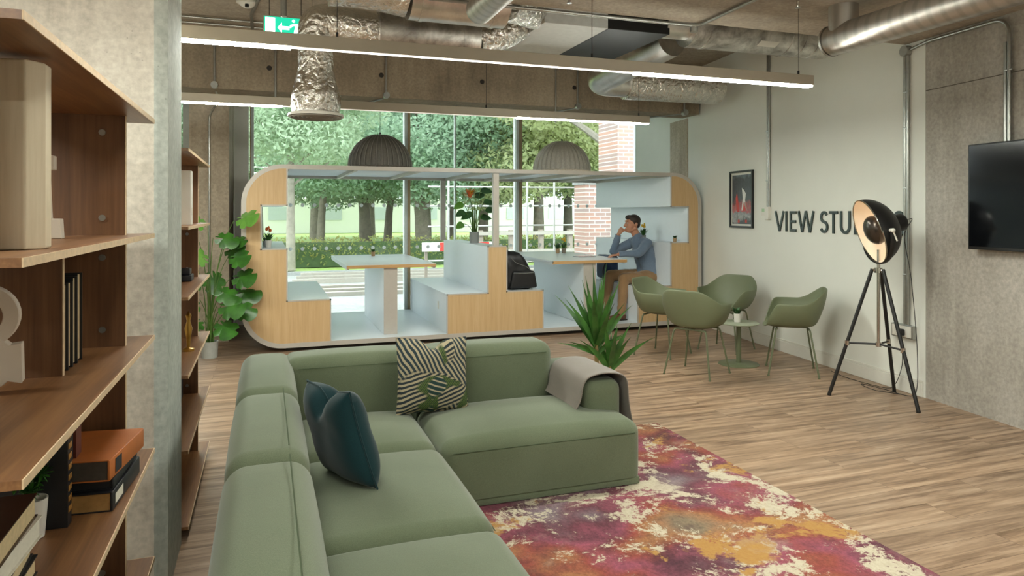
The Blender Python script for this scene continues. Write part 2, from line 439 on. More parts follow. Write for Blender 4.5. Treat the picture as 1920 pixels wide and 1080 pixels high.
# left walls, blade pillar
b = MB(); b.box(-4.2, -4, -3, YW + .05, 0, 3.44); struct(b, 'wall_left', M['white_wall'])
b = MB(); b.box(-4, -.405, 3.0, 3.49, 0, 2.9); b.box(-4, -.405, 3.0, 3.49, 2.9, 3.44)
struct(b, 'wall_left_pillar', M['conc_pillar'])
b = MB(); b.prism([(-.405, 3.0), (-.397, 3.004), (-.36, 3.03), (-.36, 3.49), (-.405, 3.49)], 0, 2.9, plane='XY'); struct(b, 'trim_4', M['conc_side_lit'])
# back-left pilaster between the two windows
b = MB(); b.box(-.82, -.40, 8.75, YW - .1, 0, 3.44); struct(b, 'wall_back_column', M['conc_col'])
b = MB(); b.box(-.94, -.825, YW - .2, YW, 0, 3.44); b.box(-.395, -.215, YW - .2, YW, 0, 3.44); struct(b, 'trim_5', M['white_paint'])
# window wall
def window(name, x0, x1, mull, dots):
    root = bpy.data.objects.new(name, None); C.objects.link(root); root.location = (x0, YW, 0); tag(root, kind='structure')
    f = MB(); fr = [(x0, x0 + .05), (x1 - .09, x1)]
    for a, c_ in fr: f.box(a, c_, YW - .06, YW + .06, 0, 3.44, M['frame'])
    f.box(x0 + .05, x1 - .09, YW - .05, YW + .06, 0, .07, M['frame']); f.box(x0 + .05, x1 - .09, YW - .05, YW + .06, 3.38, 3.44, M['frame'])
    f.box(x0, x0 + .012, YW - .1, YW - .06, 0, 3.44, M['frame_brown'])
    tag(f.build('window_frame', None, root), kind='structure')
    edges = [x0 + .05]
    for (a, c_) in mull:
        q = MB(); q.box(a, a + (c_ - a) * .5, YW - .08, YW + .06, 0, 3.44, M['frame']); q.box(a + (c_ - a) * .5, c_, YW - .1, YW + .06, 0, 3.44, M['frame_brown'])
        tag(q.build('mullion', None, root), kind='structure'); edges += [a, c_]
    edges.append(x1 - .09)
    for k in range(0, len(edges), 2):
        g = MB(); g.box(edges[k], edges[k + 1], YW - .006, YW + .006, .07, 3.38, M['glass'])
        if dots:
            for z in (1.6, .99):
                x = math.ceil(edges[k] / .162) * .162
                while x < edges[k + 1] - .03:
                    if x > edges[k] + .03:
                        g.add([(x + .027 * cos(a * pi / 5), YW - .008, z + .027 * sin(a * pi / 5)) for a in range(10)], [tuple(range(10))], M['dot'])
                    x += .162
        tag(g.build('window_pane', None, root, fix=False), kind='structure')
M['dot'] = plain('frosted_dot', '#e6ecea', .8)
window('window_1', -.2, 5.83, [(1.907, 1.986), (3.63, 3.718)], True)
window('window_2', -3.9, -.94, [(-2.5, -2.42)], False)
q = MB(); q.box(2.668, 2.688, YW - .02, YW + .03, .07, 3.38); struct(q, 'trim_6', M['frame'])

# ================================================================ CEILING SERVICES
def lightbar(y, label, xl, segs):
    root = thing('linear_pendant_light', label, 'ceiling light', (3.57, y, 2.37), group=None)
    h = MB(); h.box(xl, 3.57, y - .03, y + .03, 2.376, 2.445); bevel(h.build('housing', M['lightbar'], root), .002, 1)
    for (a, c_, mm) in segs:
        d = MB(); hw = .027 if mm == 'lamp_on' else .014; d.box(a, c_, y - hw, y + hw, 2.366 if mm == 'lamp_on' else 2.3725, 2.3755); d.build('diffuser', M[mm], root)
    for x in (3.463, 1.892, .366, -1.2):
        if x > xl: d = MB(); d.tube([(x, y, 2.445), (x, y, 2.9 if y < 4.4 else 3.44)], .0018, n_=5); d.cyl((x, y, 2.445), (x, y, 2.475), .007, n_=8); d.build('suspension_cable', M['black'], root)
    return root
seg = [(-2.0, .126, 'lamp_on'), (.126, 2.19, 'lamp_dim'), (2.19, 3.56, 'lamp_on')]
lightbar(3.9, 'long suspended linear light nearest the viewer, passing in front of the ducts', -2.2, seg)
lightbar(6.09, 'further suspended linear light hanging in front of the windows', -2.2, [seg[0], (.126, 2.19, 'lamp_faint'), seg[2]])
lightbar(1.71, 'suspended linear light above the viewer', -2.2, seg)
lightbar(-.48, 'suspended linear light behind the viewer', -2.2, seg)

def path_duct(name, pts, r, mat, label, cat='duct', fil=.2, bands=(), n_=28, bmat='duct'):
    pts = fillet(pts, fil) if len(pts) > 2 else [Vector(p) for p in pts]
    root = thing(name, label, cat, tuple(pts[0]))
    d = MB(); d.tube(pts, r, n_=n_); d.build('duct_run', M[mat], root)
    for (p, q, rr) in bands:
        d = MB(); d.cyl(p, q, rr, n_=n_); d.build('duct_collar', M[bmat], root)
    return root
path_duct('ventilation_duct', [(.95, 4.9, 3.06), (1.66, 4.9, 3.06)], .2, 'duct', 'short shiny metal duct at top, left of the white ceiling unit', bands=[((1.02, 4.9, 3.06), (1.05, 4.9, 3.06), .206), ((1.55, 4.9, 3.06), (1.58, 4.9, 3.06), .206)])
path_duct('foil_duct', [(.40, 4.9, 3.09), (.66, 4.9, 3.10), (.95, 4.9, 3.06)], .185, 'foil', 'crinkled foil flexible duct joined to left end of short shiny duct')
path_duct('foil_duct', [(1.66, 4.9, 3.06), (1.9, 5.1, 3.1), (2.08, 5.35, 3.15)], .15, 'foil', 'crinkled foil duct linking the shiny duct to the white ceiling unit', fil=.1)
path_duct('ventilation_duct', [(.82, 5.5, 2.90), (1.62, 5.5, 2.90)], .17, 'duct_dark', 'dull grey straight duct running behind the short shiny duct', bands=[((1.0, 5.5, 2.9), (1.02, 5.5, 2.9), .176), ((1.48, 5.5, 2.9), (1.5, 5.5, 2.9), .176)], bmat='duct_dark')
path_duct('foil_duct', [(1.62, 5.5, 2.90), (1.86, 5.52, 2.98), (2.08, 5.6, 3.13)], .13, 'foil', 'small crinkled foil duct entering the lower side of the white ceiling unit', fil=.1)
# left drop duct with round diffuser
root = thing('air_diffuser', 'round swirl air diffuser on a drooping foil duct, left of the pod lamps', 'air vent', (.356, 5.45, 2.2))
d = MB(); X, Yd = .356, 5.45
prof = [(.172, 2.235), (.180, 2.30), (.176, 2.38), (.150, 2.47), (.130, 2.56), (.128, 2.74)]
d.grid(lambda u, v: (lambda k, fr: (lambda r, z: (X + (r * (1 + .05 * noise.noise(Vector((cos(2 * pi * u) * 3, sin(2 * pi * u) * 3, z * 9))))) * cos(2 * pi * u), Yd + r * sin(2 * pi * u), z))(prof[k][0] * (1 - fr) + prof[min(k + 1, 5)][0] * fr, prof[k][1] * (1 - fr) + prof[min(k + 1, 5)][1] * fr))(min(int(v * 5), 4), v * 5 - min(int(v * 5), 4)), 40, 30, cu=True)
pp = fillet([(X, Yd, 2.74), (X, Yd, 2.93), (.82, 5.5, 2.90)], .19, 8)
d.tube(pp, [.13 + .02 * i / (len(pp) - 1) for i in range(len(pp))], n_=30)
d.build('foil_sleeve', M['foil'], root)
d = MB(); d.lathe([(.0, 2.222), (.186, 2.225), (.205, 2.215), (.2, 2.235), (.188, 2.24)], (X, Yd, 0), n_=40); d.build('rim', M['plastic_white'], root)
d = MB()
for r in (.03, .06, .09, .12, .15, .178): d.lathe([(r, 2.222), (r + .008, 2.206), (r + .012, 2.212), (r, 2.222)], (X, Yd, 0), n_=40)
d.build('louvre_rings', plain('vent_grey', '#8c8780', .5), root)
# white/black ceiling unit
root = thing('fan_coil_unit', 'flat ceiling air unit, white left half and black right half', 'air conditioner', (2.6, 5.6, 3.0))
d = MB(); d.box(2.08, 2.64, 5.14, 6.16, 3.0, 3.28); bevel(d.build('white_casing', plain('white_casing_paint', '#c9cac6', .5), root), .004)
d = MB(); d.box(2.645, 3.22, 5.14, 6.16, 3.0, 3.28); bevel(d.build('black_casing', M['black'], root), .004)
d = MB()
for x in (2.2, 3.1):
    for y in (5.25, 6.05): d.cyl((x, y, 3.28), (x, y, 3.44), .006, n_=8)
d.build('hanger_rods', M['galv'], root)
# flexible grey duct to the right
root = path_duct('flexible_duct', [(3.45, 5.25, 3.13), (4.95, 5.25, 3.13)], .19, 'duct_dark', 'dark printed flexible duct running to the right wall', bands=[((3.6, 5.25, 3.13), (3.63, 5.25, 3.13), .197), ((4.45, 5.25, 3.13), (4.48, 5.25, 3.13), .197), ((4.6, 5.25, 3.13), (4.62, 5.25, 3.13), .195), ((4.75, 5.25, 3.13), (4.77, 5.25, 3.13), .195)], bmat='duct_dark')
d = MB(); d.cyl((3.2, 5.25, 3.14), (3.47, 5.25, 3.14), .14); d.build('metal_spigot', M['duct'], root)
d = MB(); d.box(4.12, 4.32, 5.08, 5.085, 2.97, 3.03, T=Matrix.Translation((0, -.008, 0))); 
d = MB(); d.grid(lambda u, v: (4.1 + .2 * u + .02 * v, 5.25 - .193 * cos(-.95 + .3 * v), 3.13 + .193 * sin(-.95 + .3 * v)), 4, 5); d.build('paper_label', M['plastic_white'], root)
# silver elbow and foil duct at right
root = path_duct('ventilation_duct', [(3.62, 5.75, 3.13), (3.45, 7.0, 2.95), (3.8, 7.0, 2.95)], .16, 'duct', 'silver elbow duct curving down behind the black ceiling unit', fil=.3)
path_duct('foil_duct', [(3.8, 7.0, 2.95), (5.03, 7.0, 2.96)], .185, 'foil', 'fat foil duct running right beneath the beam top toward the wall')
# spiral ducts along Y
root = thing('spiral_duct', 'pale spiral metal duct at top right with a stub up to the ceiling', 'duct', (3.7, 3.8, 2.69))
d = MB(); d.cyl((3.7, 3.86, 2.685), (3.7, -2.8, 2.685), .103, n_=40); d.build('duct_run', M['spiral'], root)
d = MB(); d.lathe([(0, 0), (.1, 0), (.107, .01), (.107, .03)], T=Matrix.Translation((3.7, 3.87, 2.685)) @ Matrix.Rotation(pi / 2, 4, 'X'), n_=40); d.build('end_cap', M['spiral'], root)
d = MB(); d.cyl((3.7, 3.74, 2.70), (3.7, 3.74, 2.9), .095, n_=32); d.build('riser', M['spiral'], root)
d = MB()
for y in (2.9, 1.2): d.cyl((3.7, y, 2.78), (3.7, y, 2.9), .005, n_=8)
d.build('hanger_rods', M['black'], root)
root = thing('spiral_duct', 'small pale spiral duct end poking in at top centre', 'duct', (1.3, 4.2, 2.78))
d = MB(); d.cyl((1.29, 4.3, 2.79), (1.29, -2.5, 2.79), .088, n_=36); d.build('duct_run', M['spiral'], root)
d = MB(); d.ball((1.29, 4.3, 2.79), (.088, .03, .088)); d.build('end_cap', M['spiral'], root)
# conduits
def conduit(name, label, paths, r=.0115, boxes=(), loc=None, clips=(), fil=.06):
    root = thing(name, label, 'conduit', loc or tuple(Vector(paths[0][0])))
    for pth in paths:
        d = MB(); d.tube(fillet(pth, fil) if len(pth) > 2 else pth, r, n_=10); d.build('conduit_tube', M['galv'], root)
    for (p, rr, ax) in boxes:
        d = MB(); p = Vector(p); a = Vector(ax) * .03; d.cyl(p - a, p + a, rr, n_=16); d.build('junction_box', M['galv'], root)
    for p in clips:
        d = MB(); d.rbox(p[0] - .012, p[0] + .012, p[1] - .028, p[1] + .028, p[2] - .008, p[2] + .008, .004, k=1, mid=1); d.build('saddle_clip', M['galv'], root)
    return root
yb = 7.95
conduit('metal_conduit', 'conduit drop down the beam at far left ending in a round box', [[(-.505, yb, 3.42), (-.505, yb, 2.83)], [(-.505, yb, 2.82), (-.505, 8.6, 2.79), (-.61, 8.735, 2.6), (-.61, 8.735, .4)]], boxes=[((-.505, yb - .01, 2.83), .036, (0, 1, 0))])
conduit('metal_conduit', 'thin conduit drop down the beam left of the foil duct, no box', [[(.10, yb, 3.42), (.10, yb, 2.62)]])
conduit('metal_conduit', 'conduit drop down the beam just right of the foil duct', [[(1.286, yb, 3.38), (1.286, yb, 2.83)], [(1.286, yb, 2.8), (1.05, 8.6, 2.78)]], boxes=[((1.286, yb - .01, 2.82), .036, (0, 1, 0)), ((1.286, yb - .005, 3.36), .03, (0, 1, 0))])
conduit('metal_conduit', 'thin conduit drop down the beam left of the silver elbow duct', [[(3.365, yb, 3.42), (3.365, yb, 2.6)]], r=.009)
conduit('metal_conduit', 'conduit drop beside the silver elbow with arm back to the window', [[(3.66, yb, 3.42), (3.66, yb, 2.82)], [(3.66, yb, 2.8), (3.35, 8.7, 2.78)]], boxes=[((3.66, yb - .01, 2.815), .036, (0, 1, 0))])
conduit('metal_conduit', 'conduit drop at the right end of the beam with long slanting arm', [[(5.2, yb, 3.2), (5.2, yb, 2.82)], [(5.2, yb, 2.8), (4.62, 8.9, 2.78)]], boxes=[((5.2, yb - .01, 2.81), .04, (0, 1, 0))])
conduit('metal_conduit', 'pair of conduits along the ceiling in front of the beam', [[(-3.5, 7.5, 3.41), (.1, 7.5, 3.41)], [(-3.5, 7.72, 3.41), (1.2, 7.72, 3.41)]])
conduit('metal_conduit', 'pale conduit along the soffit edge, bending toward the viewer', [[(1.0, 4.46, 2.885), (2.98, 4.46, 2.885), (3.02, 4.40, 2.88), (2.95, 2.6, 2.88)]], r=.013, boxes=[((3.0, 4.46, 2.868), .03, (0, 0, 1))])
conduit('metal_conduit', 'conduit pair down the white wall to the wall switch', [[W(2.21, 3.43, .015), W(2.21, 1.56, .015)], [W(2.18, 3.43, .015), W(2.18, 1.56, .015)]], clips=[tuple(W(2.2, 2.4, .015)), tuple(W(2.2, 1.85, .015))])
conduit('metal_conduit', 'conduit pair down the wall to the sockets behind the tripod lamp', [[W(.205, 2.82, .018), W(.205, .57, .018)], [W(.175, 2.82, .018), W(.175, .57, .018)]], r=.0135, boxes=[(W(.19, 2.84, .02), .045, WN)], clips=[tuple(W(.19, 2.2, .018)), tuple(W(.19, 1.7, .018)), tuple(W(.19, .98, .018)), tuple(W(.19, 2.5, .018))])
conduit('metal_conduit', 'bent conduit pair rising over the bare concrete to the television', [[W(.15, 2.84, .02), W(-.02, 2.868, .02), W(-.752, 2.868, .02), W(-.752, 1.9, .02)], [W(-.72, 2.70, .016), W(-.72, 1.9, .016)]], r=.013, clips=[tuple(W(-.22, 2.87, .018)), tuple(W(-.5, 2.87, .018)), tuple(W(-.75, 2.5, .018))], fil=.13)
conduit('metal_conduit', 'short vertical conduit hanging in front of the exit sign', [[(.12, 5.2, 3.44), (.12, 5.2, 2.88), ]], r=.022)
conduit('metal_conduit', 'slanting conduit at top left beside the smoke detector', [[(.05, 6.0, 3.43), (-.13, 7.2, 3.41), (-.13, 7.9, 3.4)]], r=.016)
# smoke detector
root = thing('smoke_detector', 'round white smoke detector under the ceiling at top left', 'smoke detector', (-.16, 6.85, 3.44))
d = MB(); d.lathe([(0, -.03), (.09, -.03), (.095, -.015), (.09, 0)], (-.16, 6.85, 3.44)); d.build('base', M['plastic_white'], root)
d = MB(); d.lathe([(0, -.075), (.03, -.07), (.062, -.05), (.072, -.03)], (-.16, 6.85, 3.44)); d.build('sensor_dome', M['plastic_white'], root)
d = MB(); d.cyl((-.16, 6.80, 3.39), (-.16, 6.80, 3.365), .018, n_=12); d.build('sensor_eye', M['black'], root)
# exit sign
M['exit_green'] = emit('exit_green', '#16b08a', .55); M['exit_white'] = emit('exit_white', '#f4fff8', 1.0)
root = thing('exit_sign', 'green emergency exit sign with white arrow and running figure', 'exit sign', (.16, 6.3, 3.0))
x0, x1, z0, z1, ye = -.012, .33, 2.985, 3.165, 6.3
d = MB(); d.box(x0 - .01, x1 + .01, ye, ye + .03, z0 - .01, z1 + .01); d.build('housing', M['lightbar'], root)
d = MB(); d.box(x0, x1, ye - .004, ye, z0, z1); d.build('green_panel', M['exit_green'], root)
d = MB(); yq = ye - .0055
def pl_(poly): d.add([(x0 + .34 * u, yq, z0 + .18 * v) for u, v in poly], [tuple(range(len(poly)))])
pl_([(.03, .05), (.26, .05), (.26, .95), (.03, .95)])
pl_([(.32, .5), (.42, .75), (.42, .58), (.6, .58), (.6, .42), (.42, .42), (.42, .25)])
pl_([(.70 + .035 * cos(a * pi / 6), .86 + .07 * sin(a * pi / 6)) for a in range(12)])
pl_([(.70, .74), (.80, .72), (.84, .55), (.80, .38), (.72, .40), (.74, .58)])
pl_([(.80, .42), (.98, .25), (.95, .15), (.76, .34)]); pl_([(.72, .42), (.79, .36), (.74, .05), (.68, .05), (.70, .22)])
pl_([(.72, .74), (.62, .66), (.60, .52), (.64, .52), (.67, .6), (.74, .66)]); pl_([(.80, .72), (.90, .62), (.96, .66), (.95, .58), (.88, .52), (.80, .62)])
d.build('pictogram', M['exit_white'], root, fix=False)
d = MB()
for x in (.03, .29): d.cyl((x, ye + .015, 3.175), (x, ye + .015, 3.44), .003, n_=6)
d.build('suspension_wires', M['black'], root)
# sprinkler
for (x, y, lab) in ((1.83, 4.1, 'small sprinkler head on the ceiling left of the slanting pipe'), (3.28, 3.7, 'small sprinkler head on the ceiling near the big duct stub')):
    root = thing('sprinkler_head', lab, 'sprinkler', (x, y, 2.9))
    d = MB(); d.lathe([(0, 0), (.025, 0), (.022, -.008), (.009, -.012), (.009, -.045), (.006, -.06)], (x, y, 2.9), n_=14); d.build('body', M['chrome'], root)
    d = MB(); d.lathe([(0, -.066), (.016, -.066), (.016, -.062), (0, -.062)], (x, y, 2.9), n_=14); d.build('deflector', M['galv'], root)
# felt pendants
def pendant(x, y, label, fm, zb=2.085, R_=.40, Hh=.415):
    root = thing('pendant_lamp', label, 'pendant lamp', (x, y, zb), group=None)
    d = MB(); NR = 34
    def dome(u, v):
        a = pi / 2 * (1 - v) * .985 + .02
        k = NR * 2 * pi * u
        r = R_ * cos(pi / 2 * (1 - v) ** 1.15) * (1 + .035 * (abs(sin(k / 2)) - .5) * min(1, v * 4)); z = Hh * sin(pi / 2 * (1 - v) ** 1.15)
        return (x + r * cos(2 * pi * u) + 0, y + r * sin(2 * pi * u), zb + z)
    d.grid(dome, NR * 8, 20, cu=True); o = d.build('felt_shade', M[fm], root); solid(o, .012)
    d = MB()
    for k in range(NR):
        a = 2 * pi * k / NR
        pts = []
        for i in range(14):
            v = .12 + .88 * i / 13; r = (R_ + .006) * cos(pi / 2 * (1 - v) ** 1.15) * 1.0; z = Hh * 1.01 * sin(pi / 2 * (1 - v) ** 1.15)
            pts.append((x + r * cos(a), y + r * sin(a), zb + z))
        d.tube(pts, .0055, n_=5)
    d.build('felt_ribs', plain('mid_grey_felt', '#99938a', .95) if fm == 'felt' else M['felt_light'], root)
    d = MB(); d.tube([(x, y, zb + Hh), (x, y, 3.44)], .0025, n_=6); d.cyl((x, y, zb + Hh - .01), (x, y, zb + Hh + .03), .012, n_=10); d.build('cord', M['black'], root)
    d = MB(); d.ball((x, y, zb + .26), .05); d.build('bulb', emit('warm_bulb', '#fff1d8', 6), root)
pendant(1.395, 9.1, 'dark grey ribbed felt dome lamp, left of the pair over the pod', 'felt')
pendant(3.945, 9.1, 'pale grey ribbed felt dome lamp, right of the pair over the pod', 'felt_light')
# ================================================================ MEETING POD
PY0, PY1 = 7.88, 10.08; sX = .9825
def zz(z): return 1.5 - (1.5 - z) * sX
XL, XR, ZB, ZT = -.243, 5.415, .045, 2.012
def rr(x0, x1, z0, z1, r, n_=12):
    out = []
    for (cx, cz, a0) in ((x1 - r, z0 + r, -pi / 2), (x1 - r, z1 - r, 0), (x0 + r, z1 - r, pi / 2), (x0 + r, z0 + r, pi)):
        for i in range(n_ + 1):
            a = a0 + pi / 2 * i / n_; out.append((cx + r * cos(a), cz + r * sin(a)))
    return out
pod = thing('meeting_pod', 'long white and light wood seating pod with rounded ends by the window', 'seating booth', (2.6, 9.0, 0))
outer = rr(XL, XR, ZB, ZT, .42); inner = rr(XL + .05, XR - .05, ZB + .05, ZT - .045, .37)
d = MB(); N = len(outer)
for y, inv in ((PY0, 0), (PY1, 1)):
    vs_ = [(x, y, z) for x, z in outer] + [(x, y, z) for x, z in inner]
    fs = [(i, (i + 1) % N, N + (i + 1) % N, N + i) for i in range(N)]
    d.add(vs_, fs, M['pod_edge'])
# the skin is closed at the floor and the ends, open where the roof panels sit
for ring, mm in ((outer, M['pod_edge']), (inner, M['pod_white'])):
    for i in range(N):
        a, c_ = ring[i], ring[(i + 1) % N]
        if a[1] > 1.9 and c_[1] > 1.9 and abs(a[0] - c_[0]) > 2: continue
        d.add([(a[0], PY0, a[1]), (c_[0], PY0, c_[1]), (c_[0], PY1, c_[1]), (a[0], PY1, a[1])], [(0, 1, 2, 3)], mm)
d.build('shell', None, pod, fix=False)
d = MB(); d.box(XL + .42, XR - .42, PY0 + .002, PY0 + .055, ZT - .047, ZT - .002); d.box(XL + .42, XR - .42, PY1 - .055, PY1 - .002, ZT - .047, ZT - .002)
d.build('roof_rails', M['pod_edge'], pod)
for x in [.22, .95, 1.68, 2.5, 3.1, 3.7, 4.3, 4.95]:
    d = MB(); d.box(x - .02, x + .02, PY0 + .055, PY1 - .055, ZT - .05, ZT - .012); d.build('roof_joist', M['pod_edge'], pod)
m, n, l, p = nt('frosted_roof_acrylic'); M['acryl'] = m
p.inputs['Base Color'].default_value = (.9, .93, .95, 1); p.inputs['Roughness'].default_value = .5
p.inputs['Transmission Weight'].default_value = .0
tl = n.new('ShaderNodeBsdfTranslucent'); tl.inputs[0].default_value = (.85, .9, .93, 1); mx = n.new('ShaderNodeMixShader'); mx.inputs[0].default_value = .55
l.new(p.outputs[0], mx.inputs[1]); l.new(tl.outputs[0], mx.inputs[2]); l.new(mx.outputs[0], n['Material Output'].inputs[0])
for (a, c_) in ((.12, 2.48), (2.52, 5.05)):
    d = MB(); d.box(a, c_, PY0 + .056, PY1 - .056, ZT - .010, ZT - .004); d.build('roof_panel', M['acryl'], pod)
d = MB(); d.box(XL + .45, XR - .45, PY0 + .08, PY1 - .02, .0, ZB - .001); d.build('plinth', M['dark'], pod)
s1, s2, s3, shelf, lid = zz(.53), .67, .216, zz(1.098), zz(1.575)
def arc(cx, cz, r, a0, a1, n_=12): return [(cx + r * cos(a0 + (a1 - a0) * i / n_), cz + r * sin(a0 + (a1 - a0) * i / n_)) for i in range(n_ + 1)]
il, ir, ib, it = XL + .05, XR - .05, ZB + .05, ZT - .045
left = [(s2, ib)] + [(s2, s1), (s3, s1), (s3, shelf), (-.045, shelf), (-.045, lid), (s3, lid), (s3, it)] + arc(il + .37, it - .37, .37, pi / 2, pi) + arc(il + .37, ib + .37, .37, pi, 1.5 * pi)
mir = XL + XR
right = [(mir - x, z) for x, z in left]
right = [(4.47 if abs(x - (mir - s2)) < 1e-6 else x, z) for x, z in right][::-1]
def shrink_face(poly, name, mat_face, lab):
    d = MB(); d.prism(poly, PY0 + .012, PY1 - .02, M['pod_white']); o = d.build(name, None, pod)
    # thin wood facing on the front, inset from the white edges
    from mathutils.geometry import tessellate_polygon
    f = MB()
    cx = sum(p_[0] for p_ in poly) / len(poly)
    f.prism(poly, PY0 + .001, PY0 + .0115, M['pod_wood'], side=M['pod_edge']); f.build('wood_facing', None, o)
    return o
shrink_face(left, 'end_bench', 'pod_wood', '')
shrink_face(right, 'end_bench', 'pod_wood', '')
cb = [(1.98, ib), (3.17, ib), (3.17, zz(.54)), (2.705, zz(.54)), (2.705, zz(1.088)), (2.473, zz(1.088)), (2.473, zz(.53)), (1.98, zz(.53))]
shrink_face(cb, 'centre_bench', 'pod_wood', '')
# white edge strips round the stepped facing
d = MB()
def strips(poly, keep):
    for i in range(len(poly)):
        a, c_ = Vector((poly[i][0], 0, poly[i][1])), Vector((poly[(i + 1) % len(poly)][0], 0, poly[(i + 1) % len(poly)][1]))
        if (a - c_).length > .15 and keep(a, c_):
            x0, x1, z0, z1 = min(a.x, c_.x), max(a.x, c_.x), min(a.z, c_.z), max(a.z, c_.z)
            d.box(x0 - .007, x1 + .007, PY0 - .003, PY0 + .0105, z0 - .007, z1 + .007)
kp = lambda a, c_: min(a.z, c_.z) > ib + .01 or abs(a.x - c_.x) < .01
benches = [o for o in bpy.data.objects if o.parent == pod and 'bench' in o.name]
for poly, keep, bn in ((left, lambda a, c_: kp(a, c_) and min(a.x, c_.x) > XL + .08 and max(a.z, c_.z) < it + .001 and not (abs(a.z - c_.z) < .01 and a.z > 1.9), 'end_bench'),
                   (right, lambda a, c_: kp(a, c_) and max(a.x, c_.x) < XR - .08 and not (abs(a.z - c_.z) < .01 and a.z > 1.9), 'end_bench.001'), (cb, kp, 'centre_bench')):
    d = MB(); strips(poly, keep); d.build('edge_strip', M['pod_edge'], bpy.data.objects[bn])
for (x, y) in ((2.58, PY0 + .05), (2.45, PY1 - .06)):
    d = MB(); d.box(x - .036, x + .036, y - .03, y + .03, zz(1.088), ZT - .05); bevel(d.build('post', M['pod_edge'], pod), .003, 1)
d = MB(); d.box(1.975, 1.98, 8.3, 8.36, .33, .42); d.build('power_socket', M['plastic_white'], pod)
# tables are fixed inside the pod but stand on their own leg panels
def pod_table(x0, x1, lx0, lx1, label, front):
    root = thing('booth_table', label, 'table', ((x0 + x1) / 2, 9.0, .096))
    d = MB(); d.box(x0, x1, front, 10.02, .872, .9, M['pod_white']); bevel(d.build('tabletop', None, root), .002, 1)
    d = MB(); d.box(x0, x1, front - .003, front + .03, .862, .898, M['pod_wood_h']); d.box(x0, x0 + .03, front + .03, 10.0, .848, .8715, M['pod_white']); d.box(x1 - .03, x1, front + .03, 10.0, .848, .8715, M['pod_white']); d.build('wood_edge', None, root)
    d = MB(); d.box(lx0, lx1, front + .04, 9.72, .097, .871, M['pod_white']); bevel(d.build('leg_panel', None, root), .003, 1)
    d = MB(); d.box(lx0, lx1, front + .034, front + .0395, .097, .871); d.build('leg_edge', M['pod_edge'], root)
pod_table(.86, 1.885, 1.28, 1.437, 'white booth table in the left bay of the pod', 8.04)
pod_table(3.335, 4.35, 3.76, 3.93, 'white booth table in the right bay where the man sits', 7.95)

# ---- small plants
def spike_plant(root, x, y, z, n_, h, mat, spread=.5, w_=.006, base_r=.01):
    d = MB()
    for k in range(n_):
        a = random.uniform(0, 2 * pi); s = random.uniform(.2, 1) * spread; L = h * random.uniform(.6, 1)
        p0 = Vector((x + base_r * cos(a), y + base_r * sin(a), z)); dr = Vector((cos(a) * s, sin(a) * s, 1)).normalized()
        p1 = p0 + dr * L * .6; p2 = p1 + (dr + Vector((cos(a) * .5, sin(a) * .5, -.1))).normalized() * L * .4
        u = Vector((-sin(a), cos(a), 0)) * w_
        d.add([p0 - u * .6, p0 + u * .6, p1 + u, p1 - u, p2], [(0, 1, 2, 3), (3, 2, 4)], None)
    return d.build('leaves', mat, root, fix=False)
def pot(root, x, y, z, r0, r1, h, mat, name='pot'):
    d = MB(); d.lathe([(0, 0), (r0, 0), (r1, h), (r1 * .9, h), (r1 * .86, h * .85), (0, h * .85)], (x, y, z), n_=24); return d.build(name, mat, root)
def small_pot_plant(x, y, z, label, mat_pot, flower=None, r=.028, h=.055, lh=.09, n_=26):
    root = thing('potted_plant', label, 'plant', (x, y, z))
    pot(root, x, y, z, r * .8, r, h, mat_pot)
    spike_plant(root, x, y, z + h * .85, n_, lh, M['leaf_mon'] if flower else M['leaf_dark'], .7, .007, r * .4)
    if flower:
        for k in range(5):
            a = k * 2.4; f = MB(); f.ball((x + .022 * cos(a), y + .022 * sin(a), z + h + lh * (.85 + .12 * (k % 3))), (.013, .013, .02), n_=8, k=6); f.build('flower', M[flower], root)
wood_pot = plain('wood_look_pot', '#a98c68', .7); gpot = plain('pale_grey_pot', '#aeb0aa', .7)
small_pot_plant(1.391, 9.70, .9, 'tiny green plant in beige pot on the left booth table', wood_pot, r=.03, h=.06, lh=.06)
small_pot_plant(4.03, 9.45, .9, 'green plant in beige pot, left of the pair on the right booth table', wood_pot, r=.033, h=.07, lh=.12, n_=40)
small_pot_plant(4.15, 9.5, .9, 'yellow flowered plant in grey pot on the right booth table', plain('grey_stone_pot', '#8b8272', .8), 'yellow', r=.036, h=.075, lh=.13)
small_pot_plant(.03, 8.3, shelf + .001, 'small plant in white pot with orange tip on left pod shelf', M['ceramic'], 'orange_petal', r=.035, h=.08, lh=.13, n_=40)
small_pot_plant(-.005, 8.45, shelf + .001, 'small dark grey potted plant behind on the left pod shelf', M['pot_grey'], r=.028, h=.07, lh=.07)
small_pot_plant(5.08, 8.80, shelf + .001, 'yellow flowered plant in glass grey pot on the right pod shelf', M['pot_grey'], 'yellow', r=.035, h=.07, lh=.14, n_=40)
small_pot_plant(5.10, 8.02, shelf + .001, 'tiny green plant in brown pot near front of right pod shelf', wood_pot, r=.026, h=.055, lh=.05, n_=40)

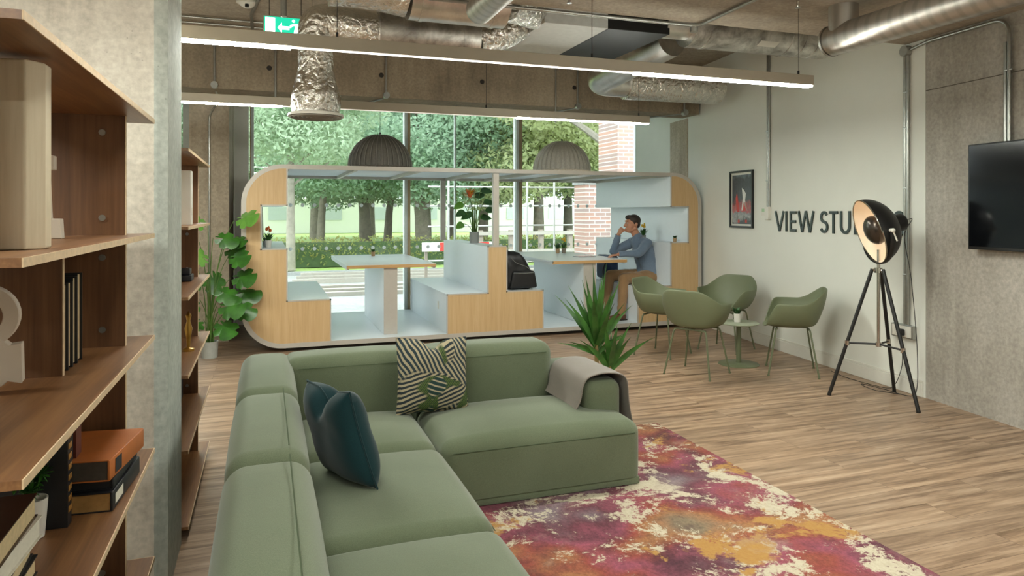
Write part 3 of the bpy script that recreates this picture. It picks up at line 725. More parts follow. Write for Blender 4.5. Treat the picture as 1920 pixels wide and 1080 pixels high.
def broad_leaf(d, p0, dr, L, w_, mat=None, droop=.3, up=Vector((0, 0, 1)), n_=7, fold=.15, split=0):
    dr = dr.normalized(); side = dr.cross(up).normalized()
    if side.length < .1: side = Vector((1, 0, 0))
    nrm = side.cross(dr)
    rows = []
    for i in range(n_ + 1):
        t = i / n_; c_ = p0 + dr * L * t + Vector((0, 0, -droop * L * t * t))
        ww = w_ * (sin(pi * min(1, t ** .75)) ** .7 if t < 1 else 0) * .5 + .0008
        if split and i % 2 and 0 < i < n_: ww *= (1 - split)
        rows.append((c_ - side * ww + nrm * fold * ww, c_, c_ + side * ww + nrm * fold * ww))
    vs_ = [q for r in rows for q in r]; fs = []
    for i in range(n_):
        a = i * 3; fs += [(a, a + 1, a + 4, a + 3), (a + 1, a + 2, a + 5, a + 4)]
    d.add(vs_, fs, mat, True)
# flowering plant on the centre bench
x, y, z = 2.60, 8.9, zz(1.088) + .001
root = thing('flowering_plant', 'tall plant with orange flower and round leaves on the centre bench', 'plant', (x, y, z))
pot(root, x, y, z, .06, .064, .145, M['pot_grey']); d = MB(); d.lathe([(0, .125), (.056, .125)], (x, y, z), n_=20); d.build('soil', M['soil'], root)
d = MB(); lf = MB(); lf2 = MB()
for (dx, dz, tilt, br_) in ((-.20, .38, -1, 1), (-.22, .28, -1, 0), (-.20, .12, -1, 1), (.19, .40, 1, 0), (.21, .30, 1, 0), (.16, .20, 1, 0), (.06, .47, .3, 0), (-.05, .26, -.5, 0), (.1, .55, .9, 0)):
    p0 = Vector((x + dx * .12, y + random.uniform(-.02, .02), z + .13)); p2 = Vector((x + dx * .6, y + random.uniform(-.08, .08), z + .13 + dz)); pm = (p0 + p2) / 2 + Vector((-dx * .15, 0, .05))
    d.tube(bez(p0, pm, p2), .004, n_=5)
    broad_leaf(lf2 if br_ else lf, p2, Vector((tilt * .8, random.uniform(-.7, .1), .15 if tilt > 0 else -.1)), .17, .10, droop=.25, up=Vector((0, -1, .6)), fold=.1)
for k in range(6): p0 = Vector((x + random.uniform(-.03, .03), y + random.uniform(-.03, .03), z + .13)); d.tube([p0, p0 + Vector((random.uniform(-.02, .02), 0, .3))], .006, n_=6)
d.tube(bez((x, y, z + .13), (x - .01, y, z + .4), (x - .06, y, z + .6)), .005, n_=6)
d.build('stems', M['stem'], root); lf.build('leaves', M['leaf_dark'], root, fix=False); lf2.build('bright_leaves', M['leaf_mon_l'], root, fix=False)
d = MB()
for k in range(13):
    a = k * 2.4; broad_leaf(d, Vector((x - .06, y, z + .58 + .004 * k)), Vector((cos(a), sin(a), .5 + .05 * k)), .12, .03, droop=-.1)
d.build('flower', M['orange_petal'], root, fix=False)
d = MB()
for k in range(8):
    a = k * 2.4 + 1; broad_leaf(d, Vector((x - .055, y - .01, z + .62)), Vector((cos(a), sin(a), 1.2)), .10, .02, droop=-.1)
for k in range(3): broad_leaf(lf, Vector((x - .06, y, z + .56)), Vector((-1, 0, .1 + .1 * k)), .16, .04)
d.build('yellow_petals', M['yellow'], root, fix=False)

# ================================================================ SOFA
sofa = thing('sectional_sofa', 'large sage green fabric corner sofa with low rounded blocks', 'sofa', (.6, 3.2, 0))
SX0, SX1, SX2 = -.13, .82, 1.95; SY0, SY1 = 3.38, 4.33
def puff(cr, side=0.0, r=.07):
    def fn(p_, h):
        q = p_.copy()
        if q.z < -(h[2] - r):
            dz = min(.985, (-(h[2] - r) - q.z) / r); s_ = sqrt(1 - dz * dz)
            for a in (0, 1):
                inn = h[a] - r
                if abs(q[a]) > inn: q[a] = math.copysign(inn + min(r, (abs(q[a]) - inn) / s_), q[a])
        ux, uy, uz = q.x / h[0], q.y / h[1], p_.z / h[2]
        if uz > 0: q.z += cr * (1 - abs(ux) ** 2.6) * (1 - abs(uy) ** 2.6) * max(0, uz)
        if side:
            k = max(0, 1 - uz * uz)
            if abs(ux) > .9: q.x += math.copysign(side, ux) * k * (1 - uy * uy)
            if abs(uy) > .9: q.y += math.copysign(side, uy) * k * (1 - ux * ux)
        return q
    return fn
def block(name, x0, x1, y0, y1, z0, z1, r, cr=.03, side=.008, kidsof=None):
    d = MB(); d.rbox(x0, x1, y0, y1, z0, z1, r, k=5, mid=8, fn=puff(cr, side, r)); o = d.build(name, M['sofa'], kidsof or sofa); return o
g = .006
ytops = [(1.54, 2.46), (2.46, SY0)]
for (a, c_) in [(.62, 1.54)] + ytops:
    block('seat', .13, SX1 - .005, a + g, c_ - g, .05, .352, .07, .045)
block('seat', .13, SX1 - .01, SY0 + g, 4.07, .05, .352, .07, .045)
block('seat', SX1 + .008, SX2, SY0 + g, 4.07, .05, .352, .07, .05)
for (a, c_) in [(.62, 1.54)] + ytops + [(SY0, SY1)]:
    block('backrest', SX0, .145, a + g, c_ - g, .05, .685, .075, .018)
block('backrest', .10, SX1 + .04, 4.05, SY1 - .004, .05, .685, .06, .015)
block('backrest', SX1 + .055, 1.70, 4.05, SY1 - .004, .05, .685, .07, .015)
block('armrest', 1.705, SX2 - .008, 3.60, SY1 - .004, .30, .535, .06, .012)
d = MB(); d.rbox(SX0 + .03, SX1 - .03, .66, SY1 - .03, .012, .055, .01, k=1, mid=1); d.rbox(SX1 - .04, SX2 - .012, SY0 + .012, SY1 - .03, .012, .055, .01, k=1, mid=1); d.build('plinth', M['sofa'], sofa)
# seams
def seam(pts, r=.0022, closed=False): d = MB(); d.tube(pts, r, n_=5); d.build('seam', M['seam'], sofa)
seam(fillet([(SX1 + .06, SY0 + .001, .298), (SX2 - .05, SY0 + .001, .298)], .02))
for (a, c_) in ytops: seam([(SX1 - .002, a + .06, .298), (SX1 - .002, c_ - .06, .298)]); seam([(.075, a + .05, .706), (.075, c_ - .05, .706)])
seam([(.17, 4.049, .63), (SX1, 4.049, .63)]); seam([(SX1 + .11, 4.049, .63), (1.65, 4.049, .63)])

# throw over the armrest
throw = MB()
ax0, ax1, az = 1.705, SX2 - .008, .556
prof = [(1.655, .385), (1.672, .41), (1.686, .45), (1.692, .50), (1.715, .548), (1.76, az + .010), (1.83, az + .016), (1.90, az + .008), (1.945, .545), (1.962, .50), (1.966, .42), (1.972, .34), (1.985, .27)]
pts_ = [Vector((a, 0, c_)) for a, c_ in prof]
def sm_(pts, n_):
    out = []
    for i in range(len(pts) - 1):
        p0, p1, p2, p3 = pts[max(i - 1, 0)], pts[i], pts[i + 1], pts[min(i + 2, len(pts) - 1)]
        for k in range(n_):
            t = k / n_; out.append(.5 * ((2 * p1) + (p2 - p0) * t + (2 * p0 - 5 * p1 + 4 * p2 - p3) * t * t + (3 * p1 - p0 - 3 * p2 + p3) * t ** 3))
    return out + [pts[-1]]
SP = sm_(pts_, 4)
def tf(u, v):
    i = u * (len(SP) - 1); k = min(int(i), len(SP) - 2); fr = i - k; p_ = SP[k] * (1 - fr) + SP[k + 1] * fr
    y0 = 3.588 + .02 * max(0, .25 - u); y1 = 4.06 + .03 * u
    y = y0 + (y1 - y0) * v
    nz = noise.noise(Vector((p_.x * 6, y * 6, p_.z * 6)))
    out = .006 * (1 + nz)
    cx = Vector((1.83, 0, .4)); dv = (Vector((p_.x, 0, p_.z)) - cx).normalized()
    q = Vector((p_.x, y, p_.z)) + dv * out
    if u > .8: q.z += .05 * (1 - v) * (u - .8) * -2 + .02 * nz; q.x += .02 * (u - .8) / .2
    return q
throw.grid(tf, 56, 26)
o = throw.build('throw_blanket', M['throw']); solid(o, .009, 1); tag(o, 'taupe wool throw draped over the sofa armrest', 'blanket')
sb = o.modifiers.new('sub', 'SUBSURF'); sb.levels = 1; sb.render_levels = 1

# cushions
def cushion(name, size, thick, mat, label, T, pinch=.10, seed=0, dent=0):
    root = thing(name, label, 'cushion', tuple(T.translation))
    R3 = T.to_3x3().to_4x4()
    def side(sg):
        def fn(u, v):
            a, b_ = u * 2 - 1, v * 2 - 1
            edge = 1 - pinch * (1 - abs(a) ** 2) * abs(b_) ** 3
            edge2 = 1 - pinch * (1 - abs(b_) ** 2) * abs(a) ** 3
            x_ = a * size / 2 * edge2; z_ = b_ * size / 2 * edge
            t_ = thick / 2 * ((1 - a ** 4) * (1 - b_ ** 4)) ** .55
            t_ *= 1 + .08 * noise.noise(Vector((a * 2 + seed, b_ * 2, sg)))
            if dent: z_ -= dent * math.exp(-((a) ** 2) / .06) * max(0, b_) ** 2
            return (x_, sg * t_, z_)
        return fn
    d = MB(); d.grid(side(1), 34, 34, T=R3); d.grid(side(-1), 34, 34, T=R3)
    d.build('cover', mat, root, world=False)
    e = MB(); fn = side(0); K = 120; ring = []
    for i in range(K + 1):
        t = (i / K) * 4; s_ = int(t) % 4; f = t - int(t)
        u, v = [(f, 0), (1, f), (1 - f, 1), (0, 1 - f)][s_]; ring.append(R3 @ Vector(fn(u, v)))
    e.tube(ring, .004, n_=6, caps=False); e.build('piping', mat, root, world=False)
# leaf print, all procedural
m, n, l, p = nt('palm_leaf_print'); M['palm'] = m
v = coords(n, l)
def wave(rot, scale, dist, loc=(0, 0, 0)):
    mp = n.new('ShaderNodeMapping'); mp.inputs['Rotation'].default_value = rot; mp.inputs['Location'].default_value = loc; l.new(v, mp.inputs[0])
    t = n.new('ShaderNodeTexWave'); t.inputs['Scale'].default_value = scale; t.inputs['Distortion'].default_value = dist; t.inputs['Detail'].default_value = 1; t.inputs['Detail Scale'].default_value = .6
    l.new(mp.outputs[0], t.inputs[0]); return t.outputs['Fac']
cream = '#a2967a'
A_ = ramp(n, l, wave((0, .5, 0), 13, 4.5), [(.40, cream), (.52, '#1d2f36')])
B_ = ramp(n, l, wave((0, 1.9, 0), 14, 4.0), [(.42, cream), (.54, '#1a262c')])
G_ = ramp(n, l, wave((0, -.7, 0), 17, 1.0), [(.2, '#33491f'), (.55, '#5f6c2b'), (.9, '#22381f')])
D_ = ramp(n, l, wave((0, 1.2, 0), 12, 3.0), [(.35, '#12302c'), (.7, '#1c3b42'), (.85, cream)])
r1 = ramp(n, l, noise_n(n, l, v, 2.6, 1, .4, .5), [(.50, 0.0), (.53, 1.0)])
r2 = ramp(n, l, noise_n(n, l, coords(n, l, (1.1, 1, 1.3)), 3.9, 1, .4, .5), [(.55, 0.0), (.57, 1.0)])
r3 = ramp(n, l, noise_n(n, l, coords(n, l, (1.6, 1, 1)), 3.6, 1, .4, .4), [(.60, 0.0), (.62, 1.0)])
c = mixc(n, l, r1, A_, B_); c = mixc(n, l, r2, c, G_); c = mixc(n, l, r3, c, D_)
l.new(c, p.inputs['Base Color']); p.inputs['Roughness'].default_value = .85
T = Matrix.Translation((.90, 3.93, .572)) @ Matrix.Rotation(radians(4), 4, 'Z') @ Matrix.Rotation(radians(-14), 4, 'X') @ Matrix.Rotation(radians(3), 4, 'Y')
cushion('patterned_cushion', .42, .15, M['palm'], 'square cushion with green and navy palm leaf print on cream', T, .06, 1, .06)
T = Matrix.Translation((.295, 2.99, .585)) @ Matrix.Rotation(radians(-69), 4, 'Z') @ Matrix.Rotation(radians(15), 4, 'X') @ Matrix.Rotation(radians(-4), 4, 'Y')
cushion('velvet_cushion', .41, .17, M['velvet'], 'dark teal velvet cushion leaning on the left back of the sofa', T, .08, 5, .09)

# rug
d = MB(); d.rbox(.75, 2.612, .7, 4.345, .0, .011, .005, k=1, mid=1); tag(d.build('area_rug', M['rug']), 'large abstract rug in cream, pink, maroon and orange splashes', 'rug')
# ================================================================ LOUNGE CHAIRS
def sstep(a, b, x): t = max(0, min(1, (x - a) / (b - a))); return t * t * (3 - 2 * t)
def make_chair(label):
    root = thing('tub_armchair', label, 'chair', (0, 0, 0))
    NU, NV = 72, 22
    def shell(u, v):
        ph = 2 * pi * u            # 0 = back, pi = front
        c_, s_ = -cos(ph), sin(ph)
        e = .74
        px = math.copysign(abs(c_) ** e, c_); py = math.copysign(abs(s_) ** e, s_)
        front = sstep(radians(112), radians(158), min(ph, 2 * pi - ph))
        pa = min(ph, 2 * pi - ph)
        back = 1 - sstep(radians(18), radians(82), pa)
        arm = .205
        rim = (arm + (.335 - arm) * back) * (1 - front) - .012 * front
        arm_flare = .02 * sin(pi * min(1, pa / radians(150)))
        wx = .205 if c_ < 0 else .225; wy = .205
        # floor of the seat, then the wall
        if v < .5:
            t = v / .5; k = t ** .8
            return (px * wx * k + .01, py * wy * k, .445 + .02 * t ** 3 - .02 * (1 - t) * 1 - .012 * front * t)
        t = (v - .5) / .5
        bulge = sin(t * pi / 2)
        ox = wx + (.075 * bulge if c_ < 0 else .02 * t) * (1 + back * .35 * t); oy = wy + (.075 + arm_flare) * bulge
        ox = ox if front < .5 else wx + .025 * t
        return (px * ox + .01, py * (oy * (1 - front) + (wy + .03) * front), .465 - .012 * front + rim * t ** 1.25)
    d = MB(); d.grid(shell, NU, NV, cu=True); o = d.build('seat_shell', M['sage'], root, world=False)
    solid(o, .009, 0); q = o.modifiers.new('sub', 'SUBSURF'); q.levels = 1; q.render_levels = 1
    d = MB(); d.tube([(-.13, -.15, .425), (-.13, .15, .425)], .008); d.tube([(.14, -.15, .425), (.14, .15, .425)], .008); d.tube([(-.13, 0, .425), (.14, 0, .425)], .008)
    d.build('seat_frame', M['sage_metal'], root, world=False)
    for sx in (-1, 1):
        for sy in (-1, 1):
            x0 = .14 if sx > 0 else -.13
            d = MB(); d.tube(fillet([(x0, sy * .06, .425), (x0 + sx * .01, sy * .155, .425), (sx * .215 + .005, sy * .225, .012)], .03), [.008] * 8 + [.0075], n_=8) if False else d.tube(fillet([(x0, sy * .06, .425), (x0 + sx * .01, sy * .155, .425), (sx * .215 + .005, sy * .225, .004)], .03), .0085, n_=8)
            d.cyl((sx * .215 + .005, sy * .225, .0), (sx * .213 + .005, sy * .224, .012), .011, n_=8)
            d.build('leg', M['sage_metal'], root, world=False)
    return root
ch = make_chair('sage green tub armchair nearest the viewer, its back turned, left of the low table')
ch.location = (3.78, 5.575, 0); ch.rotation_euler.z = atan2(.5, .86)
dup(ch, (3.96, 6.47, 0), atan2(-.87, .49), 'sage green tub armchair at far left of the low table, by the pod')
dup(ch, (4.76, 6.46, 0), atan2(-.45, -.88), 'sage green tub armchair behind the low table, open seat facing the viewer')
dup(ch, (4.66, 5.33, 0), atan2(.6, -.8), 'sage green tub armchair seen from its side, at right by the white wall')
for o in bpy.data.objects:
    if o.name.startswith('tub_armchair'): o['group'] = 'sage tub armchairs around the low table'
root = thing('side_table', 'low round sage green pedestal table between the four armchairs', 'table', (4.41, 5.79, 0))
d = MB(); d.lathe([(0, .0), (.195, .0), (.195, .006), (.19, .01), (.03, .018), (0, .018)], (4.41, 5.79, 0), n_=48); d.build('base', M['sage_metal'], root)
d = MB(); d.cyl((4.41, 5.79, .01), (4.41, 5.79, .40), .024); d.build('column', M['sage_metal'], root)
d = MB(); d.lathe([(0, .40), (.19, .40), (.195, .404), (.195, .41), (.19, .414), (0, .414)], (4.41, 5.79, 0), n_=48); d.build('tabletop', plain('sage_linoleum', '#959c86', .35, var=.02), root)
x, y, z = 4.40, 5.80, .415
root = thing('potted_plant', 'small green plant in white pot on the low round table', 'plant', (x, y, z))
pot(root, x, y, z, .03, .034, .085, M['ceramic']); spike_plant(root, x, y, z + .07, 50, .09, M['leaf_dark'], .7, .008, .015)

# ================================================================ TRIPOD LAMP
LX, LY = 4.63, 4.32
lamp = thing('tripod_floor_lamp', 'black tripod floor lamp with large studio dish shade', 'floor lamp', (LX, LY, 0))
hub = Vector((LX, LY, 1.045))
feet = [Vector((4.605, 3.935, 0)), Vector((4.361, 4.558, 0)), Vector((4.95, 4.46, 0))]
d = MB(); d.cyl(hub + V(0, 0, -.03), hub + V(0, 0, .012), .03); 
for f in feet:
    q = (f - hub); q.z = 0; q = q.normalized() * .045; d.tube([hub + V(0, 0, -.005), hub + q + V(0, 0, -.01)], .012, n_=8)
d.build('hub', M['chrome'], lamp)
brz = .44
for f in feet:
    q = (f - hub); q.z = 0; q = q.normalized() * .045
    top = hub + q
    d = MB(); d.tube([top + V(0, 0, .0), f + (top - f).normalized() * .0 + V(0, 0, .012)], .0145, n_=12); lg = d.build('leg', M['black'], lamp)
    d = MB(); d.cyl(f + V(0, 0, 0), f + V(0, 0, .016), .0155, n_=12); d.build('foot', M['black'], lg)
    k = (top.z - brz) / top.z; pt = top + (f - top) * k
    d = MB(); d.tube([Vector((LX, LY, .445)), pt], .008, n_=8); d.build('brace', M['black'], lamp)
    d = MB(); d.cyl(pt - V(0, 0, .018), pt + V(0, 0, .018), .018, n_=12); d.build('brace_clamp', M['chrome'], lamp)
d = MB(); d.cyl((LX, LY, .43), (LX, LY, 1.2), .0125); d.cyl((LX, LY, .425), (LX, LY, .46), .022, n_=14); d.build('centre_pole', M['chrome'], lamp)
# dish: axis toward left, a little to the viewer and down
rt = Vector((cos(YAW), -sin(YAW), 0)); fw = Vector((sin(YAW), cos(YAW), 0))
ax = (-rt * .93 + fw * .10 - Vector((0, 0, .30))).normalized()
cen = Vector((LX, LY, 0)) + Vector((0, 0, 1.345)) - rt * .09 - fw * .03     # rim centre
zq = ax.to_track_quat('Z', 'Y').to_matrix().to_4x4(); TD = Matrix.Translation(cen) @ zq
Rr = .262
d = MB(); po = [(Rr * cos(t), -.215 * sin(t)) for t in [i / 20 * pi / 2 * .93 for i in range(21)]]
d.lathe(po, T=TD, n_=56); o = d.build('dish_outer', M['black'], lamp)
pi_ = [(q[0] * .975, q[1] * .975) for q in po]
d = MB(); d.lathe(pi_ + [(0.0, pi_[-1][1])], T=TD, n_=56); d.build('dish_inner', plain('cream_dish_enamel', '#efe0cc', .35, var=.02), lamp)
d = MB(); d.tube([TD @ V(Rr * .99 * cos(a), Rr * .99 * sin(a), 0) for a in [2 * pi * i / 56 for i in range(57)]], .005, n_=6, caps=False); d.build('rim', M['chrome'], lamp)
d = MB(); d.ball((0, 0, -.045), (.118, .118, .075), n_=28, k=16, T=TD); d.build('reflector_bowl', plain('bronze_reflector', '#4c443e', .25, .7, .02), lamp)
d = MB(); d.cyl((0, 0, -.17), (0, 0, -.12), .03, T=TD); d.ball((0, 0, -.12), .045, T=TD); d.build('bulb', emit('lamp_bulb', '#ffe6c4', 6), lamp)
d = MB(); d.lathe([(.07, -.185), (.068, -.26), (.05, -.285), (0, -.29)], T=TD, n_=28); d.build('back_cap', M['black'], lamp)
# yoke
pv = rt.cross(ax).normalized()
side_ = Vector((ax.y, -ax.x, 0)).normalized()
d = MB()
bpt = Vector((LX, LY, 1.09)); cc = TD @ V(0, 0, -.06)
for sg in (-1, 1):
    e = cc + side_ * sg * .278
    d.tube(bez(bpt, bpt + side_ * sg * .33 + V(0, 0, .02), e, 14), [.016 if i < 12 else .013 for i in range(15)], n_=8, flat=.45)
d.build('yoke', M['black'], lamp)
for sg in (-1, 1):
    e = cc + side_ * sg * .278
    d = MB(); d.cyl(e - side_ * sg * .02, e + side_ * sg * .02, .014, n_=12); d.tube([e + side_ * sg * .02, e + side_ * sg * .025 + rt * .03 - V(0, 0, .08)], .006, n_=6); d.ball(e + side_ * sg * .022, .017, n_=10, k=8); d.build('wing_knob', M['plastic_white'], lamp)
d = MB(); bk = TD @ V(0, 0, -.29)
d.tube(sm_([bk, bk + rt * .05 + V(0, 0, .01), W(.12, 1.3, .10), W(.10, 1.0, .06), W(.06, .6, .05), W(.04, .35, .05), W(.03, .1, .06), W(.05, .012, .10), W(.3, .008, .14), W(.5, .008, .20), W(.3, .008, .24), W(.12, .008, .12)], 6), .003, n_=6); d.build('power_cord', M['black'], lamp)

# ================================================================ RIGHT WALL ITEMS
# lettering
STR = []
TXT = thing('wall_lettering', 'large black letters VIEW STUDIOS fixed on the white wall', 'sign', tuple(W(1.2, 1.3, .004)))
zb, zt = 1.296, 1.512; th_ = .026
def stroke(pts, w_=th_):
    """flat bar of constant width along a 2-D path (s, z); s grows away from the viewer so letters read toward smaller s"""
    P = [Vector((a, b_, 0)) for a, b_ in pts]; L = []; R_ = []
    for i, p_ in enumerate(P):
        a = (P[i] - P[i - 1]).normalized() if i else None; b_ = (P[i + 1] - P[i]).normalized() if i < len(P) - 1 else None
        t = (a + b_).normalized() if a and b_ else (a or b_)
        nn = Vector((-t.y, t.x, 0)); kf = 1 / max(.5, (nn.dot(Vector((-(a or b_).y, (a or b_).x, 0)))))
        L.append(p_ + nn * w_ / 2 * kf); R_.append(p_ - nn * w_ / 2 * kf)
    return L, R_
def letter(nm, strokes_):
    d = MB()
    for st in strokes_:
        pts, w_ = st if isinstance(st, tuple) and isinstance(st[1], float) and not isinstance(st[0], float) else (st, th_)
        L, R_ = stroke(pts, w_)
        N_ = len(L)
        vs_ = [tuple(W(q.x, q.y, .003)) for q in L + R_] + [tuple(W(q.x, q.y, .014)) for q in L + R_]
        fs = []
        for i in range(N_ - 1):
            fs += [(i, i + 1, N_ + i + 1, N_ + i), (2 * N_ + i, 3 * N_ + i, 3 * N_ + i + 1, 2 * N_ + i + 1), (i, 2 * N_ + i, 2 * N_ + i + 1, i + 1), (N_ + i, N_ + i + 1, 3 * N_ + i + 1, 3 * N_ + i)]
        fs += [(0, N_, 3 * N_, 2 * N_), (N_ - 1, 3 * N_ - 1, 4 * N_ - 1, 2 * N_ - 1)]
        d.add(vs_, fs, M['black_txt'])
    return d.build('letter', None, TXT, fix=False)
h2 = th_ / 2
def ar(cx, cz, rx, rz, a0, a1, n_=14): return [(cx + rx * cos(radians(a0 + (a1 - a0) * i / n_)), cz + rz * sin(radians(a0 + (a1 - a0) * i / n_))) for i in range(n_ + 1)]
Ht = zt - zb
letter('V', [[(2.07, zt), (1.995, zb)], [(1.995, zb), (1.92, zt)]])
letter('I', [[(1.872, zb), (1.872, zt)]])
letter('E', [[(1.797, zb), (1.797, zt)], [(1.797, zt - h2), (1.70, zt - h2)], [(1.797, (zb + zt) / 2), (1.705, (zb + zt) / 2)], [(1.797, zb + h2), (1.70, zb + h2)]])
letter('W', [[(1.66, zt), (1.60, zb)], [(1.60, zb), (1.54, zt)], [(1.54, zt), (1.475, zb)], [(1.475, zb), (1.418, zt)]])
def Sl(s0, s1):
    cx = (s0 + s1) / 2; rx = abs(s0 - s1) / 2 - h2; rz = Ht / 4 - h2 * .25; zc1 = zt - h2 - rz; zc2 = zb + h2 + rz
    # readable orientation: left of the letter is larger s
    p_ = [(cx - rx * cos(radians(a)), zc1 + rz * sin(radians(a))) for a in range(150, -91, -15)]
    p_ = [(cx + rx * .95 * (-cos(radians(a))), zc1 + rz * sin(radians(a))) for a in range(140, -61, -10)]
    q_ = [(cx - rx * cos(radians(a)), zc2 + rz * sin(radians(a))) for a in range(115, -151, -10)]
    return p_, q_
def S_letter(s0, s1):
    cx = (s0 + s1) / 2; rx = abs(s0 - s1) / 2 - h2; rz = (Ht - th_) / 4
    z1, z2 = zt - h2 - rz, zb + h2 + rz
    pts = [(cx - rx * .9 * cos(radians(a)), z1 + rz * sin(radians(a))) for a in range(25, 90, 12)]
    pts += [(cx - rx * .9 * cos(radians(a)), z1 + rz * sin(radians(a))) for a in range(97, 236, 12)]
    pts += [(cx - rx * cos(radians(a)), z2 + rz * sin(radians(a))) for a in range(55, -90, -12)]
    pts += [(cx - rx * cos(radians(a)), z2 + rz * sin(radians(a))) for a in range(-97, -160, -12)]
    letter('S', [pts])
S_letter(1.315, 1.195)
letter('T', [[(1.178, zt - h2), (1.055, zt - h2)], [(1.117, zb), (1.117, zt - h2)]])
letter('U', [[(1.008, zt), (1.008, zb + .075)] + [(.95 - .058 * -cos(radians(a)), zb + .075 - (.075 - h2) * sin(radians(a))) for a in range(10, 171, 10)] + [(.892, zb + .075), (.892, zt)]])
letter('D', [[(.815, zb), (.815, zt)], [(.815, zt - h2), (.77, zt - h2)] + [(.77 - .085 * sin(radians(a)), (zb + zt) / 2 + (Ht / 2 - h2) * cos(radians(a))) for a in range(10, 171, 10)] + [(.77, zb + h2), (.815, zb + h2)]])
letter('I', [[(.635, zb), (.635, zt)]])
letter('O', [[(.495 + .09 * cos(radians(a)), (zb + zt) / 2 + (Ht / 2 - h2 * .6) * sin(radians(a))) for a in range(0, 361, 12)]])
S_letter(.345, .222)
# framed poster (plain stand-in picture)
root = thing('framed_poster', 'narrow framed poster with red and white shapes on dark ground', 'poster', tuple(W(2.76, 1.31, .0)))
s0, s1, z0, z1 = 2.506, 3.012, 1.315, 1.995
d = MB()
for (a, b_, c_, e) in ((s0, s1, z0, z0 + .022), (s0, s1, z1 - .022, z1), (s0, s0 + .022, z0 + .022, z1 - .022), (s1 - .022, s1, z0 + .022, z1 - .022)): d.box(.001, .028, a, b_, c_, e, T=TW)
d.build('frame', M['black'], root)
d = MB(); d.box(.001, .010, s0 + .022, s1 - .022, z0 + .022, z1 - .022, T=TW); d.build('mount', M['plastic_white'], root)
m, n, l, p = nt('poster_print')
v = coords(n, l); sp = n.new('ShaderNodeSeparateXYZ'); l.new(v, sp.inputs[0])
nz = noise_n(n, l, v, 9, 4, .6); nz2 = noise_n(n, l, v, 26, 3, .7)
zg = n.new('ShaderNodeMath'); zg.operation = 'MULTIPLY_ADD'; l.new(nz, zg.inputs[0]); zg.inputs[1].default_value = .25; l.new(sp.outputs[2], zg.inputs[2])
c = ramp(n, l, zg.outputs[0], [(.20, '#2b2428'), (.24, '#8f8b88'), (.30, '#7c7a7c'), (.33, '#a5302c'), (.42, '#7a221f'), (.47, '#23262c'), (.72, '#2c2b31'), (.8, '#66707c')])
c = mixc(n, l, .6, c, ramp(n, l, nz2, [(.35, .15), (.65, .85)]), 'OVERLAY')
l.new(c, p.inputs['Base Color']); p.inputs['Roughness'].default_value = .3
d = MB(); d.box(.0101, .0108, s0 + .045, s1 - .045, z0 + .045, z1 - .05, T=TW); d.build('print', m, root)
d = MB(); rd = M['red'] = plain('red_ink', '#c23a30', .5); wh = plain('white_ink', '#d9d8d2', .5)
def sh(pts, mm): d.add([tuple(W(a, b_, .0115)) for a, b_ in pts], [tuple(range(len(pts)))], mm)
sh([(2.86, 1.50), (2.89, 1.67), (2.86, 1.73), (2.84, 1.67), (2.80, 1.50)], rd); sh([(2.73, 1.52), (2.71, 1.62), (2.66, 1.62), (2.63, 1.52)], rd)
sh([(2.76, 1.52), (2.73, 1.67), (2.75, 1.79), (2.70, 1.76), (2.66, 1.72), (2.68, 1.64), (2.63, 1.52), (2.66, 1.52), (2.71, 1.62), (2.73, 1.52)], wh)
sh([(2.84, 1.375), (2.80, 1.375), (2.80, 1.41), (2.84, 1.41)], rd); sh([(2.68, 1.375), (2.64, 1.375), (2.64, 1.41), (2.68, 1.41)], rd)
d.build('printed_shapes', None, root, fix=False)
# switch plate
root = thing('wall_switch', 'white wall switch box with green note beside the poster', 'switch', tuple(W(2.24, 1.42, 0)))
d = MB(); d.box(.001, .04, 2.16, 2.235, 1.42, 1.56, T=TW); bevel(d.build('back_box', M['plastic_white'], root), .004)
d = MB(); d.box(.001, .012, 2.255, 2.34, 1.46, 1.545, T=TW); d.build('plate', M['plastic_white'], root)
d = MB(); d.box(.0121, .015, 2.27, 2.325, 1.505, 1.54, T=TW); d.build('green_label', plain('pale_green_label', '#a9c8a4', .6), root)
# sockets
root = thing('socket_outlet', 'metal double socket box low on the wall with black plug', 'socket', tuple(W(.2, .44, 0)))
d = MB(); d.box(.001, .04, .10, .335, .455, .565, T=TW); bevel(d.build('metal_box', M['galv'], root), .003)
d = MB(); d.box(.0401, .044, .115, .32, .465, .555, T=TW); d.build('face_plate', M['plastic_white'], root)
d = MB(); d.rbox(.0441, .085, .175, .225, .475, .53, .01, T=TW, k=2, mid=1); pl = d.build('plug', M['black'], root)
d = MB(); d.tube(sm_([W(.2, .475, .065), W(.195, .40, .06), W(.21, .33, .04), W(.23, .2, .03), W(.28, .05, .05), W(.35, .006, .09), W(.7, .006, .16), W(1.0, .006, .12)], 6), .0028, n_=6); d.build('plug_cord', M['black'], root)
# television
root = thing('television', 'wall mounted black television on the bare concrete at right edge', 'television', tuple(W(-1.1, 1.23, .08)))
ts0, ts1, tz0, tz1 = -.472, -1.83, 1.229, 1.996
d = MB(); d.box(.035, .08, ts1, ts0, tz0, tz1, T=TW); bevel(d.build('casing', M['black'], root), .004)
d = MB(); d.box(.0801, .0815, ts1 + .012, ts0 - .012, tz0 + .022, tz1 - .012, T=TW); d.build('screen', M['screen'], root)
d = MB(); d.box(-.002, .034, ts1 + .4, ts0 - .4, tz0 + .2, tz1 - .2, T=TW); d.build('wall_bracket', M['dark'], root)
